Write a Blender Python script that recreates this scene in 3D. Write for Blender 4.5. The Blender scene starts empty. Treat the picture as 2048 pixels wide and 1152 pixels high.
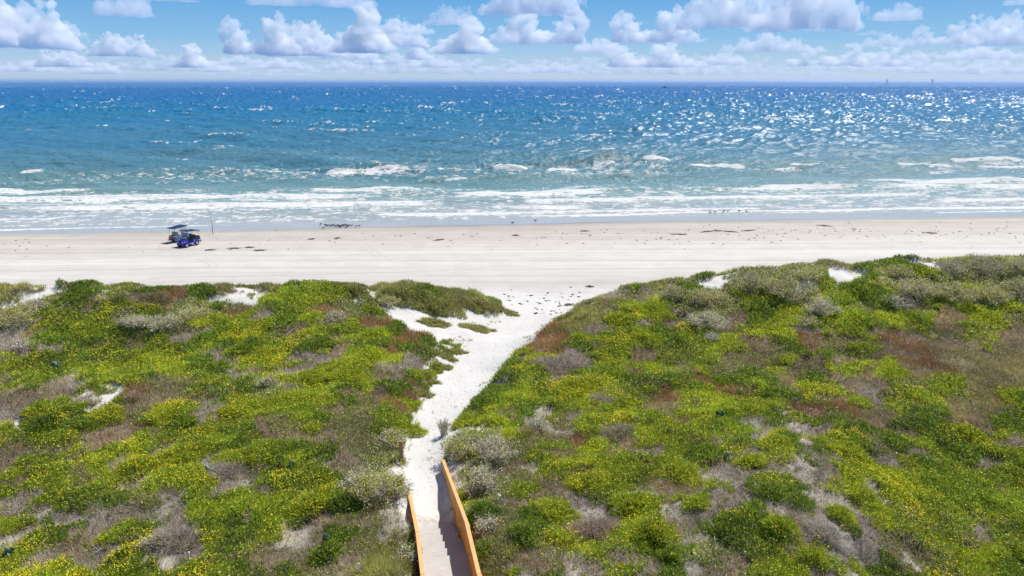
import bpy, bmesh, math, random
import numpy as np
from mathutils import Vector, Matrix, Euler

random.seed(7)
RNG = np.random.default_rng(11)
S = bpy.context.scene
COL = S.collection

# ------------------------------------------------------------------ camera
FPX = 1384.0                       # focal length in pixels of the 2048 px wide photograph
PITCH = math.radians(16.65)
CAMZ = 18.0
cam_d = bpy.data.cameras.new('camera')
cam = bpy.data.objects.new('camera', cam_d)
COL.objects.link(cam)
cam_d.sensor_width = 36.0
cam_d.lens = FPX / 2048 * 36.0
cam_d.clip_start = 0.5
cam_d.clip_end = 200000
cam.location = (0, 0, CAMZ)
cam.rotation_euler = (math.pi / 2 - PITCH, 0, 0)
S.camera = cam
cp, sp_ = math.cos(PITCH), math.sin(PITCH)


def ray(px, py):
    """unit direction of a photograph pixel in world space"""
    x = (px - 1024) / FPX
    y = (576 - py) / FPX
    d = np.array([x, cp + y * sp_, -sp_ + y * cp])
    return d / np.linalg.norm(d)


def pix_z(px, py, z):
    d = ray(px, py)
    t = (z - CAMZ) / d[2]
    return np.array([d[0] * t, d[1] * t, z])


def project(X, Y, Z):
    dy = Y
    dz = Z - CAMZ
    depth = dy * cp - dz * sp_
    up = dy * sp_ + dz * cp
    return 1024 + FPX * X / depth, 576 - FPX * up / depth, depth


# ------------------------------------------------------------------ numpy noise
def _hash(ix, iy, seed):
    h = (ix.astype(np.int64) * 374761393 + iy.astype(np.int64) * 668265263 + seed * 974711) & 0xffffffff
    h = ((h ^ (h >> 13)) * 1274126177) & 0xffffffff
    h = h ^ (h >> 16)
    return (h & 0xffff).astype(np.float64) / 65535.0


def vnoise(x, y, seed=0):
    x = np.asarray(x, dtype=np.float64)
    y = np.asarray(y, dtype=np.float64)
    ix = np.floor(x); iy = np.floor(y)
    fx = x - ix; fy = y - iy
    fx = fx * fx * fx * (fx * (fx * 6 - 15) + 10)
    fy = fy * fy * fy * (fy * (fy * 6 - 15) + 10)
    a = _hash(ix, iy, seed); b = _hash(ix + 1, iy, seed)
    c = _hash(ix, iy + 1, seed); d = _hash(ix + 1, iy + 1, seed)
    return (a * (1 - fx) + b * fx) * (1 - fy) + (c * (1 - fx) + d * fx) * fy


def fbm(x, y, octs=4, seed=0, gain=0.5):
    s = 0.0; a = 1.0; t = 0.0
    for o in range(octs):
        s = s + a * vnoise(x * 2 ** o + o * 17.3, y * 2 ** o - o * 9.1, seed + o * 31)
        t += a; a *= gain
    return s / t


def sstep(a, b, x):
    t = np.clip((x - a) / (b - a), 0, 1)
    return t * t * (3 - 2 * t)


# ------------------------------------------------------------------ object helpers
def tag(o, label=None, cat=None, group=None, kind=None):
    if label: o['label'] = label
    if cat: o['category'] = cat
    if group: o['group'] = group
    if kind: o['kind'] = kind
    return o


def mesh_np(name, verts, faces, mat=None, cols=None, smooth=False, parent=None, k=None, attrs=None):
    """verts (n,3), faces (m,k) of equal sized polygons"""
    verts = np.asarray(verts, dtype=np.float32); faces = np.asarray(faces, dtype=np.int32)
    me = bpy.data.meshes.new(name)
    me.vertices.add(len(verts)); me.vertices.foreach_set('co', verts.ravel())
    k = faces.shape[1]
    me.loops.add(faces.size); me.loops.foreach_set('vertex_index', faces.ravel())
    me.polygons.add(len(faces))
    me.polygons.foreach_set('loop_start', np.arange(0, faces.size, k, dtype=np.int32))
    try:
        me.polygons.foreach_set('loop_total', np.full(len(faces), k, dtype=np.int32))
    except Exception:
        pass
    if smooth:
        me.polygons.foreach_set('use_smooth', np.ones(len(faces), dtype=bool))
    if cols is not None:
        a = me.color_attributes.new('Col', 'FLOAT_COLOR', 'POINT')
        c4 = np.ones((len(verts), 4), dtype=np.float32); c4[:, :3] = cols
        a.data.foreach_set('color', c4.ravel())
    for an, av in (attrs or {}).items():
        a = me.attributes.new(an, 'FLOAT', 'POINT')
        a.data.foreach_set('value', np.asarray(av, dtype=np.float32).ravel())
    me.update(calc_edges=True)
    if mat: me.materials.append(mat)
    o = bpy.data.objects.new(name, me)
    COL.objects.link(o)
    if parent is not None: o.parent = parent
    return o


def empty(name, loc, rz=0.0, label=None, cat=None, group=None):
    o = bpy.data.objects.new(name, None)
    COL.objects.link(o)
    o.empty_display_size = 0.3
    o.location = tuple(float(v) for v in loc); o.rotation_euler = (0, 0, rz)
    tag(o, label, cat, group)
    return o


class MB:
    """collects boxes, tubes and extrusions into one mesh"""
    def __init__(self):
        self.bm = bmesh.new()

    def box(self, c, size, rot=None, bevel=0.0):
        r = bmesh.ops.create_cube(self.bm, size=1.0)
        vs = r['verts']
        M = Matrix.Translation(c) @ (rot.to_matrix().to_4x4() if rot else Matrix()) @ Matrix.Diagonal((*size, 1))
        bmesh.ops.transform(self.bm, matrix=M, verts=vs)
        if bevel:
            es = list({e for v in vs for e in v.link_edges})
            bmesh.ops.bevel(self.bm, geom=es, offset=bevel, segments=2, profile=0.6, affect='EDGES')
        return self

    def tube(self, pts, r, n=8, cap=True):
        pts = [Vector(p) for p in pts]
        rs = r if isinstance(r, (list, tuple)) else [r] * len(pts)
        rings = []
        for i, p in enumerate(pts):
            d = (pts[min(i + 1, len(pts) - 1)] - pts[max(i - 1, 0)])
            if d.length < 1e-9: d = Vector((0, 0, 1))
            q = d.to_track_quat('Z', 'Y')
            ring = []
            for k in range(n):
                a = 2 * math.pi * k / n
                ring.append(self.bm.verts.new(p + q @ Vector((math.cos(a) * rs[i], math.sin(a) * rs[i], 0))))
            rings.append(ring)
        for a, b in zip(rings[:-1], rings[1:]):
            for k in range(n):
                self.bm.faces.new((a[k], a[(k + 1) % n], b[(k + 1) % n], b[k]))
        if cap:
            self.bm.faces.new(list(reversed(rings[0]))); self.bm.faces.new(rings[-1])
        return self

    def lathe(self, prof, n=20, M=Matrix()):
        """prof: list of (radius, height) round local Z"""
        rings = []
        for (r, h) in prof:
            rings.append([self.bm.verts.new(M @ Vector((math.cos(2 * math.pi * k / n) * r, math.sin(2 * math.pi * k / n) * r, h))) for k in range(n)])
        for a, b in zip(rings[:-1], rings[1:]):
            for k in range(n):
                self.bm.faces.new((a[k], a[(k + 1) % n], b[(k + 1) % n], b[k]))
        self.bm.faces.new(list(reversed(rings[0]))); self.bm.faces.new(rings[-1])
        return self

    def prism(self, poly, y0, y1, bevel=0.0):
        """polygon of (x, z) extruded along y"""
        a = [self.bm.verts.new((x, y0, z)) for x, z in poly]
        b = [self.bm.verts.new((x, y1, z)) for x, z in poly]
        fs = [self.bm.faces.new(a), self.bm.faces.new(list(reversed(b)))]
        n = len(poly)
        for i in range(n):
            fs.append(self.bm.faces.new((a[i], b[i], b[(i + 1) % n], a[(i + 1) % n])))
        bmesh.ops.recalc_face_normals(self.bm, faces=fs)
        if bevel:
            es = list({e for v in a + b for e in v.link_edges})
            bmesh.ops.bevel(self.bm, geom=es, offset=bevel, segments=2, profile=0.6, affect='EDGES')
        return self

    def ball(self, c, r, sub=2, scale=(1, 1, 1), rot=None):
        rr = bmesh.ops.create_icosphere(self.bm, subdivisions=sub, radius=r)
        M = Matrix.Translation(c) @ (rot.to_matrix().to_4x4() if rot else Matrix()) @ Matrix.Diagonal((*scale, 1))
        bmesh.ops.transform(self.bm, matrix=M, verts=rr['verts'])
        return self

    def build(self, name, mat, parent=None, smooth=False):
        bmesh.ops.recalc_face_normals(self.bm, faces=self.bm.faces[:])
        me = bpy.data.meshes.new(name)
        self.bm.to_mesh(me); self.bm.free()
        if smooth:
            me.polygons.foreach_set('use_smooth', np.ones(len(me.polygons), dtype=bool))
        me.materials.append(mat)
        o = bpy.data.objects.new(name, me); COL.objects.link(o)
        if parent is not None: o.parent = parent
        return o


def copy_tree(o, parent=None):
    c = o.copy(); COL.objects.link(c); c.parent = parent
    for ch in list(o.children): copy_tree(ch, c)
    return c


# ------------------------------------------------------------------ materials
def new_mat(name):
    m = bpy.data.materials.new(name); m.use_nodes = True
    nt = m.node_tree
    b = nt.nodes['Principled BSDF']
    return m, nt, b


def simple(name, col, rough=0.5, metal=0.0, spec=0.5, noise=0.0, nscale=20.0, bump=0.0):
    m, nt, b = new_mat(name)
    b.inputs['Base Color'].default_value = (*col, 1)
    b.inputs['Roughness'].default_value = rough
    b.inputs['Metallic'].default_value = metal
    b.inputs['Specular IOR Level'].default_value = spec
    if noise:
        tc = nt.nodes.new('ShaderNodeTexCoord'); n = nt.nodes.new('ShaderNodeTexNoise')
        n.inputs['Scale'].default_value = nscale; n.inputs['Detail'].default_value = 5
        nt.links.new(tc.outputs['Object'], n.inputs['Vector'])
        mx = nt.nodes.new('ShaderNodeMix'); mx.data_type = 'RGBA'
        mx.inputs['A'].default_value = (*[c * (1 - noise) for c in col], 1)
        mx.inputs['B'].default_value = (*[min(1, c * (1 + noise)) for c in col], 1)
        nt.links.new(n.outputs['Fac'], mx.inputs['Factor'])
        nt.links.new(mx.outputs['Result'], b.inputs['Base Color'])
        if bump:
            bp = nt.nodes.new('ShaderNodeBump'); bp.inputs['Strength'].default_value = bump
            bp.inputs['Distance'].default_value = 0.02
            nt.links.new(n.outputs['Fac'], bp.inputs['Height']); nt.links.new(bp.outputs['Normal'], b.inputs['Normal'])
    return m


def leaf_mat(name, trans=0.35, rough=0.55, spec=0.25):
    m = bpy.data.materials.new(name); m.use_nodes = True
    nt = m.node_tree; b = nt.nodes['Principled BSDF']; out = nt.nodes['Material Output']
    at = nt.nodes.new('ShaderNodeAttribute'); at.attribute_name = 'Col'
    b.inputs['Roughness'].default_value = rough
    b.inputs['Specular IOR Level'].default_value = spec
    nt.links.new(at.outputs['Color'], b.inputs['Base Color'])
    if trans:
        t = nt.nodes.new('ShaderNodeBsdfTranslucent'); nt.links.new(at.outputs['Color'], t.inputs['Color'])
        mx = nt.nodes.new('ShaderNodeMixShader'); mx.inputs['Fac'].default_value = trans
        nt.links.new(b.outputs['BSDF'], mx.inputs[1]); nt.links.new(t.outputs['BSDF'], mx.inputs[2])
        nt.links.new(mx.outputs['Shader'], out.inputs['Surface'])
    return m


class NT:
    """little node-writing helper"""
    def __init__(self, nt): self.nt = nt

    def n(self, typ, **kw):
        nd = self.nt.nodes.new(typ)
        for k, v in kw.items():
            if k in nd.inputs: nd.inputs[k].default_value = v
            else: setattr(nd, k, v)
        return nd

    def l(self, a, b): self.nt.links.new(a, b)

    def math(self, op, a, b=None, clamp=False):
        nd = self.nt.nodes.new('ShaderNodeMath'); nd.operation = op; nd.use_clamp = clamp
        for i, v in enumerate((a, b)):
            if v is None: continue
            if isinstance(v, (int, float)): nd.inputs[i].default_value = v
            else: self.nt.links.new(v, nd.inputs[i])
        return nd.outputs[0]

    def maprange(self, v, a, b, c=0.0, d=1.0):
        nd = self.nt.nodes.new('ShaderNodeMapRange'); nd.clamp = True
        nd.inputs['From Min'].default_value = a; nd.inputs['From Max'].default_value = b
        nd.inputs['To Min'].default_value = c; nd.inputs['To Max'].default_value = d
        self.nt.links.new(v, nd.inputs['Value'])
        return nd.outputs['Result']

    def mix(self, f, a, b):
        nd = self.nt.nodes.new('ShaderNodeMix'); nd.data_type = 'RGBA'
        for key, v in (('Factor', f), ('A', a), ('B', b)):
            if isinstance(v, (int, float)): nd.inputs[key].default_value = v
            elif isinstance(v, tuple): nd.inputs[key].default_value = (*v, 1) if len(v) == 3 else v
            else: self.nt.links.new(v, nd.inputs[key])
        return nd.outputs['Result']

    def noise(self, vec, scale, detail=4, rough=0.5):
        nd = self.nt.nodes.new('ShaderNodeTexNoise')
        nd.inputs['Scale'].default_value = scale; nd.inputs['Detail'].default_value = detail
        nd.inputs['Roughness'].default_value = rough
        self.nt.links.new(vec, nd.inputs['Vector'])
        return nd.outputs['Fac']

    def mapping(self, vec, scale=(1, 1, 1), rot=(0, 0, 0)):
        nd = self.nt.nodes.new('ShaderNodeMapping')
        nd.inputs['Scale'].default_value = scale; nd.inputs['Rotation'].default_value = rot
        self.nt.links.new(vec, nd.inputs['Vector'])
        return nd.outputs['Vector']

    def ramp(self, f, stops, interp='LINEAR'):
        nd = self.nt.nodes.new('ShaderNodeValToRGB'); cr = nd.color_ramp; cr.interpolation = interp
        while len(cr.elements) > 1: cr.elements.remove(cr.elements[0])
        cr.elements[0].position = stops[0][0]; cr.elements[0].color = (*stops[0][1], 1)
        for p, c in stops[1:]:
            e = cr.elements.new(p); e.color = (*c, 1)
        self.nt.links.new(f, nd.inputs['Fac'])
        return nd.outputs['Color']

# ------------------------------------------------------------------ light
SUN_AZ, SUN_EL = math.radians(48), math.radians(59)
to_sun = Vector((math.sin(SUN_AZ) * math.cos(SUN_EL), math.cos(SUN_AZ) * math.cos(SUN_EL), math.sin(SUN_EL)))
sd = bpy.data.lights.new('sun', 'SUN'); sd.energy = 4.2; sd.angle = math.radians(0.5); sd.color = (1.0, 0.955, 0.89)
sun = bpy.data.objects.new('sun', sd); COL.objects.link(sun)
sun.rotation_euler = to_sun.to_track_quat('Z', 'Y').to_euler(); sun.location = (60, 60, 80)

W = bpy.data.worlds.new('World'); S.world = W; W.use_nodes = True
wn = NT(W.node_tree)
bg = W.node_tree.nodes['Background']
sky = wn.n('ShaderNodeTexSky'); sky.sky_type = 'NISHITA'; sky.sun_disc = False
sky.sun_elevation = SUN_EL; sky.sun_rotation = SUN_AZ
sky.altitude = 900; sky.air_density = 1.0; sky.dust_density = 0.4; sky.ozone_density = 3.0
tcw = wn.n('ShaderNodeTexCoord'); sepw = wn.n('ShaderNodeSeparateXYZ'); wn.l(tcw.outputs['Generated'], sepw.inputs['Vector'])
SKYSTR = 0.085
elev = wn.maprange(sepw.outputs['Z'], 0.0, 0.25)
# clear maritime air: pale at the horizon, quickly deepening blue above it
low = wn.ramp(elev, [(0.0, (.56, .68, .82)), (.10, (.42, .61, .82)), (.22, (.24, .51, .81)), (.42, (.115, .385, .77)), (1.0, (.06, .24, .58))])
sc_ = wn.n('ShaderNodeVectorMath', operation='SCALE'); sc_.inputs['Scale'].default_value = 1 / SKYSTR / 1.366; wn.l(low, sc_.inputs[0])
skymix = wn.mix(wn.maprange(sepw.outputs['Z'], .10, .45, .92, 0.0), sky.outputs['Color'], sc_.outputs[0])
wn.l(skymix, bg.inputs['Color'])
bg.inputs['Strength'].default_value = SKYSTR

S.view_settings.view_transform = 'Standard'; S.view_settings.look = 'None'
S.view_settings.exposure = 0.45; S.view_settings.gamma = 1.0
S.render.engine = 'CYCLES'
cy = S.cycles
cy.max_bounces = 24; cy.diffuse_bounces = 3; cy.glossy_bounces = 3; cy.transmission_bounces = 4
cy.transparent_max_bounces = 8; cy.volume_bounces = 24; cy.use_denoising = True
cy.caustics_reflective = False; cy.caustics_refractive = False
# ------------------------------------------------------------------ terrain
SHK = 0.09                                  # the shoreline runs slightly away to the right
WATERLINE = 91.7
SEA_Z = -0.40


def shore_s(X, Y):
    """metres seaward of the water's edge"""
    return Y - SHK * X - WATERLINE


def beach_z(X, Y):
    s = shore_s(X, Y)
    z = np.where(s < 0, SEA_Z + 0.022 * (-s), SEA_Z - 0.03 * s)
    z = np.where(s < -28, SEA_Z + 0.022 * 28 + 0.004 * (-s - 28), z)
    return np.maximum(z, -6.0)

# ground heights seen in the photograph: (pixel x, pixel y, height above the beach)
CREST_L = [(0, 583, 3.3), (60, 578, 3.5), (110, 574, 3.6), (160, 573, 3.6), (250, 578, 3.4), (350, 582, 3.2), (430, 578, 3.4),
           (520, 582, 3.0), (600, 576, 3.2), (660, 579, 3.0), (715, 573, 3.2), (755, 586, 2.7), (800, 574, 3.2), (850, 580, 2.8), (930, 600, 1.9),
           (985, 614, 1.25)]
CREST_R = [(1260, 582, 2.8), (1330, 572, 3.1), (1400, 560, 3.4), (1450, 549, 3.7), (1500, 543, 3.8), (1600, 534, 4.1),
           (1650, 526, 4.4), (1740, 533, 4.1), (1800, 523, 4.5), (1870, 526, 4.3), (1950, 522, 4.4), (2048, 520, 4.4)]
PATH_L = [(808, 905, 2.1), (815, 870, 1.9), (845, 815, 1.65), (880, 750, 1.35), (915, 705, 1.1), (950, 660, .8), (1000, 640, .6)]
PATH_R = [(884, 930, 2.2), (898, 865, 1.9), (955, 805, 1.65), (995, 757, 1.4), (1045, 706, 1.1), (1085, 662, .85), (1140, 626, .6), (1190, 606, .45), (1245, 585, .35)]
SHOULDER_R = [(912, 895, 2.5), (918, 862, 2.3), (975, 803, 2.2), (1015, 752, 2.2), (1062, 702, 2.2), (1102, 660, 2.2), (1162, 622, 2.3), (1212, 602, 2.5)]
INNER = [(1020, 625, .6), (860, 900, 2.05), (900, 830, 1.7), (1000, 700, 1.05), (840, 960, 2.2), (1090, 610, .4),
         # left dune
         (60, 640, 2.6), (250, 640, 2.6), (450, 640, 2.5), (650, 640, 2.5), (800, 622, 2.0), (870, 630, 1.5), (960, 625, 1.1), (930, 660, 1.15), (870, 680, 1.5), (840, 740, 1.7),
         (0, 700, 1.9), (200, 700, 2.0), (400, 700, 1.9), (600, 690, 2.1), (740, 690, 2.2), (830, 690, 1.8),
         (100, 748, 1.6), (300, 748, 1.5), (500, 748, 1.6), (650, 742, 1.9), (760, 750, 1.9), (830, 780, 1.8),
         (0, 790, 2.6), (120, 778, 2.9), (250, 772, 3.0), (400, 775, 2.8), (520, 780, 2.5), (650, 790, 2.3), (760, 800, 2.2),
         (60, 850, 2.7), (250, 850, 2.8), (450, 850, 2.8), (600, 840, 2.7), (740, 850, 2.5), (770, 880, 2.3),
         (0, 950, 2.6), (200, 940, 2.8), (400, 940, 3.0), (600, 940, 2.9), (740, 940, 2.7), (785, 960, 2.5),
         (0, 1050, 2.7), (200, 1050, 2.8), (400, 1050, 3.0), (600, 1040, 3.1), (740, 1040, 3.2), (803, 1060, 3.85), (795, 1000, 3.15), (770, 1090, 3.5),
         (0, 1152, 2.8), (300, 1152, 3.0), (600, 1152, 3.2), (815, 1140, 4.0), (780, 1140, 3.7),
         # right dune
         (1300, 622, 2.5), (1400, 650, 2.6), (1500, 622, 3.1), (1700, 610, 3.5), (1850, 600, 3.5), (2000, 600, 3.5),
         (1200, 660, 2.2), (1350, 670, 2.3), (1550, 660, 2.6), (1800, 652, 2.7), (2000, 655, 2.7),
         (1150, 705, 2.1), (1300, 705, 2.1), (1500, 700, 2.2), (1700, 690, 2.6), (1850, 690, 2.7), (2020, 690, 2.6),
         (1100, 760, 2.1), (1300, 755, 2.0), (1600, 750, 2.2), (1850, 750, 2.4), (2030, 750, 2.3),
         (1050, 810, 2.3), (1200, 800, 2.1), (1500, 800, 2.3), (1750, 800, 2.2), (2000, 800, 2.0),
         (1000, 870, 2.5), (1200, 850, 2.4), (1430, 845, 2.9), (1550, 840, 3.0), (1700, 850, 2.7), (1850, 850, 2.2), (2020, 850, 1.9),
         (930, 960, 2.8), (1000, 940, 2.7), (1150, 930, 2.7), (1330, 930, 3.0), (1500, 930, 3.6), (1620, 925, 3.8), (1700, 930, 3.2), (1800, 930, 2.4), (2000, 930, 2.0),
         (962, 1040, 3.5), (1100, 1010, 2.9), (1300, 1000, 3.2), (1480, 1000, 3.8), (1620, 1000, 3.9), (1720, 1010, 3.2), (1830, 1000, 2.3), (2020, 1000, 1.9),
         (980, 1090, 3.7), (1100, 1080, 3.2), (1300, 1080, 3.4), (1500, 1080, 3.6), (1670, 1080, 3.5), (1780, 1080, 2.7), (1900, 1080, 2.2), (2040, 1080, 2.1),
         (1005, 1152, 3.75), (1200, 1152, 3.4), (1450, 1152, 3.5), (1620, 1152, 3.3), (1760, 1152, 2.6), (1900, 1152, 2.2), (2040, 1152, 2.1)]
ctrl = []
for p in CREST_L + CREST_R:
    c = pix_z(*p); ctrl.append(c)
    r = c[:2] / np.linalg.norm(c[:2])
    for dd, f in ((4.0, 0.42), (7.5, 0.08), (10, 0.0)):
        q = c[:2] + r * dd; zb = float(beach_z(q[0], q[1]))
        ctrl.append(np.array([q[0], q[1], zb + (p[2] - zb) * f]))
for p in PATH_L + PATH_R + SHOULDER_R + INNER:
    ctrl.append(pix_z(*p))
# the timber-walled walk: (x, y) of both walls' inner faces
WALL_R = [(0.26, 12.4), (-0.98, 16.8), (-1.50, 19.3), (-2.92, 25.7)]
WALL_L = [(-1.48, 12.0), (-2.56, 16.8), (-2.97, 18.8), (-3.92, 23.2), (-4.80, 26.9)]
for (x, y, z) in [(-2.2, 19.4, 2.5), (-2.6, 21.0, 2.5), (-3.0, 23.0, 2.35), (-3.6, 25.4, 2.15), (-2.0, 18, 2.5), (-1.3, 16, 2.4), (-0.6, 13, 2.4),
                  (2, 8, 3.0), (-4, 8, 3.0), (-14, 10, 2.9), (14, 10, 2.6), (0, -10, 3), (-30, 5, 2.8), (30, 5, 2.2), (-30, 20, 2.7), (30, 20, 2.0), (40, 35, 2.2), (-40, 35, 2.4),
                  (58, 50, 4.2), (-58, 47, 3.2), (58, 40, 3), (-58, 38, 2.4), (70, 25, 2), (-70, 25, 2.5)]:
    ctrl.append(np.array([x, y, z]))
for x in np.linspace(-90, 90, 19):
    for y in (66, 74, 84):
        if not (30 < x and y == 66):
            ctrl.append(np.array([x, y, float(beach_z(x, y))]))
ctrl = np.array(ctrl)
dz = ctrl[:, 2] - beach_z(ctrl[:, 0], ctrl[:, 1])
D = np.linalg.norm(ctrl[:, None, :2] - ctrl[None, :, :2], axis=2)


def kern(d): return -d                       # biharmonic in one order: no overshoot
wts = np.linalg.solve(np.block([[kern(D) - np.eye(len(D)) * 0.25, np.ones((len(D), 1))], [np.ones((1, len(D))), np.zeros((1, 1))]]), np.append(dz, 0))


def dune_h(X, Y):
    sh = X.shape; X = X.ravel(); Y = Y.ravel(); out = np.empty(len(X))
    for i in range(0, len(X), 20000):
        x = X[i:i + 20000]; y = Y[i:i + 20000]
        d = np.hypot(x[:, None] - ctrl[None, :, 0], y[:, None] - ctrl[None, :, 1])
        out[i:i + 20000] = kern(d) @ wts[:-1] + wts[-1]
    return out.reshape(sh)

# coarse raster of the dunes, smoothed, then refined
RX0, RX1, RY0, RY1, RC = -52.0, 52.0, 8.0, 70.0, 0.1
NX = int(round((RX1 - RX0) / RC)) + 1; NY = int(round((RY1 - RY0) / RC)) + 1
cx = np.arange(RX0, RX1 + 0.01, 0.4); cyy = np.arange(RY0, RY1 + 0.01, 0.4)
CXX, CYY = np.meshgrid(cx, cyy)
Hc = dune_h(CXX, CYY)
for _ in range(3):
    P = np.pad(Hc, 1, mode='edge')
    Hc = (P[:-2, 1:-1] + P[2:, 1:-1] + P[1:-1, :-2] + P[1:-1, 2:] + 2 * Hc) / 6


def bilin(G, x0, y0, c, X, Y):
    u = np.clip((X - x0) / c, 0, G.shape[1] - 1.001); v = np.clip((Y - y0) / c, 0, G.shape[0] - 1.001)
    i = u.astype(int); j = v.astype(int); fu = u - i; fv = v - j
    return (G[j, i] * (1 - fu) + G[j, i + 1] * fu) * (1 - fv) + (G[j + 1, i] * (1 - fu) + G[j + 1, i + 1] * fu) * fv

gx = RX0 + np.arange(NX) * RC; gy = RY0 + np.arange(NY) * RC
GX, GY = np.meshgrid(gx, gy)
base = np.maximum(bilin(Hc, RX0, RY0, 0.4, GX, GY), 0.0)
HB = base + beach_z(GX, GY)

# ------------------------------------------------------------------ what grows where, read off the photograph in 32 x 25 pixel cells from y = 510 down
TMAP = [
    '.............................................cccc.ooo.oggsccobcc',
    '...........................................ggsccccccssgcgyycfcoc',
    'oossggsolggggoggosgfoo.ooo...........gggcoscccccccsgggyccccccccc',
    'osccggmcbbbrgo.sslffffgscggooossr....owmpcgcccyygcccfgglwflfllgm',
    'cccffmyyyffccgrc' + 'fgfrrcffssssooos' + 's...ormlllgcccbg' + 'gfcggmpgpmgblllg',
    'clffflfcccccllff' + 'pgllcmmrmsoooos.' + '...oomyypmbccbbg' + 'lyfgyfglffgbbllm',
    'pwbglffgggfppggy' + 'ygbyglllgrrsoss.' + '..rrlplgfgyfwgfl' + 'lfpfllbrbbtbfltb',
    'ppppggffmfggygyyyfygbfggrggsss...rrrgmyyfglfllbbbgrbmblbrrbttttb',
    'lfpgfgfffyyggppf' + 'yyppfbfllpgsss..' + 'glppgfyfblfffmmb' + 'mgmgbgblbrrrtttt',
    'mffgfflffflgggpb' + 'fypfllfbpgll...g' + 'lyppglfblfmlgmgm' + 'lbmblflllbtbbttt',
    'mffbpfslgmbmflmg' + 'clpffflbmrsss..g' + 'lfygyylgfggrrggf' + 'gmggfbbgmfyftttt',
    'bbbbspsyrbbmggyymlyylgbbgros..gmlffyybpyfrmffrbfgpyyblpfftyytttl',
    'pbffyyybbyyyppyy' + 'lfffmbmmrls..sgy' + 'gwffllffmbbfllll' + 'lrrmrtmmfgbttbgg',
    'psyygggbrmgfplll' + 'bmlggmmffgl..slm' + 'gwmpllyyfbbflgwp' + 'gwfgggbbsggbybgg',
    'yyfybbrbbffyyllgbbbbmmmgcl..cccclbmryypflllglfwsgpwpyygbgwffybyf',
    'yffyybgyffyyllgffgbbbbmcc...ccccmmbrffmbllllpgfylglwlfmpplfgfbfp',
    'bbmyylffyypllypf' + 'fglmgbccc...sccc' + 'byfyyyffppllgmlp' + 'lwgplfmppgffgpff',
    'bmyyymllppyywpwpwglfpccc....sccbbwfmlllpflllwwppslwpyyyplffffffg',
    'lbyyymffllyympwmfyfffgccc...sccmmbbmyyfymbrllspgfgwlwwfyyyfgggmy',
    'fpfyywwlfmmgfyym' + 'pyfyyfgcc....scg' + 'lmbbpfllwgblpppp' + 'fgwwwlmlyffggffy',
    'fmwlfgfgpwpmlgfyfgggmmmms...lgmtbfllwwggffwbwpbgsgpfpwlflyfffgyf',
    'llppwpgffmmpfgppfpsbbmmgs...lwtmmgfgpbpyffwpggfyfppfgwwlffyfffyy',
    'lwpfgbyfyppmfyggglsmbbmggs..sstmfggywfffymwwfgggfpspwppwmffgfpgg',
    'wcppbpffyyppplglfmbgggmmm...sggmmmmfffpffggwwbfgmppwwggmwmffmlff',
    'yyppppfffwpmffgyfbmmmbmoo...sgfbfbgwpffmpggwcbgffgyypggmwlfmfylw',
    'yyyfyyyffffmyfyygmmmbmooo...sgmlmsgwpgmfpggwwpgyygpfpslgffyffflg']
MAPW = 64
assert len(TMAP) == 26
TM = np.array([[ord(ch) for ch in (row + row[-1] * MAPW)[:MAPW]] for row in TMAP])


def map_type(px, py):
    j = np.clip(((py - 510) / 25).astype(int), 0, 25); i = np.clip((px / 32).astype(int), 0, 63)
    t = TM[j, i]
    return np.where(py < 505, ord('.'), t)

# the sand of the path, as a polygon in plan
pl = [pix_z(*p)[:2] for p in PATH_L]; pr = [pix_z(*p)[:2] for p in PATH_R]
path_poly = np.array([(-1.6, 12.0), (-2.64, 16.8), (-3.05, 18.8), (-3.99, 23.2)] + [tuple(p) for p in pl] + [(1.2, 60), (13, 60)] +
                     [tuple(p) for p in reversed(pr)] + [(-2.9, 25.7), (-1.5, 19.3), (-.82, 16.8), (0.5, 12.6)])


def in_poly(X, Y, poly):
    r = np.zeros(X.shape, bool); n = len(poly); j = n - 1
    for i in range(n):
        xi, yi = poly[i]; xj, yj = poly[j]
        c = ((yi > Y) != (yj > Y)) & (X < (xj - xi) * (Y - yi) / (yj - yi + 1e-12) + xi)
        r ^= c; j = i
    return r

# the sandy slope left of the path mouth, nearly bare
SAND_PX = np.array([(775, 618), (800, 612), (880, 624), (985, 622), (1010, 606), (1060, 630), (1030, 668), (985, 700), (930, 735), (890, 775), (850, 830), (830, 850), (838, 800), (862, 765), (905, 715), (885, 690), (840, 668), (800, 645)], float)
# clumps: every clump centre takes the kind the map shows there; a cell belongs to the nearest clump
KINDS_ = 'slgfybrpwcotm.'
MOUND = {'l': .34, 'g': .36, 'f': .34, 'y': .36, 'b': .16, 'r': .20, 'p': .16, 'w': .08, 'c': .18, 'o': .30, 't': .10, 'm': .16, 's': .02, '.': 0.}
cent = []
y = RY0
while y < RY1 - 2:
    step = 0.72 + 0.011 * (y - 18)
    step = max(0.6, step)
    xs = np.arange(RX0, RX1, step)
    cent.append(np.stack([xs + RNG.uniform(-.48, .48, len(xs)) * step, y + RNG.uniform(-.48, .48, len(xs)) * step, np.full(len(xs), step)], 1))
    y += step * 0.95
cent = np.concatenate(cent)
cz = bilin(HB, RX0, RY0, RC, cent[:, 0], cent[:, 1]) + 0.15
cpx, cpy, cdep = project(cent[:, 0], cent[:, 1], cz)
jx = RNG.normal(0, 9, len(cent)); jy = RNG.normal(0, 6, len(cent))
ct = map_type(cpx + jx, cpy + jy + 3)
ct = np.where(in_poly(cpx, cpy, SAND_PX), np.where(cpy < 676, ord('.'), ord('s')), ct)
ct = np.where((ct == ord('s')) & (cpy > 940), ord('w'), ct)
TYPE = np.full((NY, NX), ord('.'), dtype=np.int32)
BEST = np.full((NY, NX), 9.0)
MND = np.zeros((NY, NX))
wxn = (fbm(GX * 0.9, GY * 0.9, 3, 5) - .5) * 1.3
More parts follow.
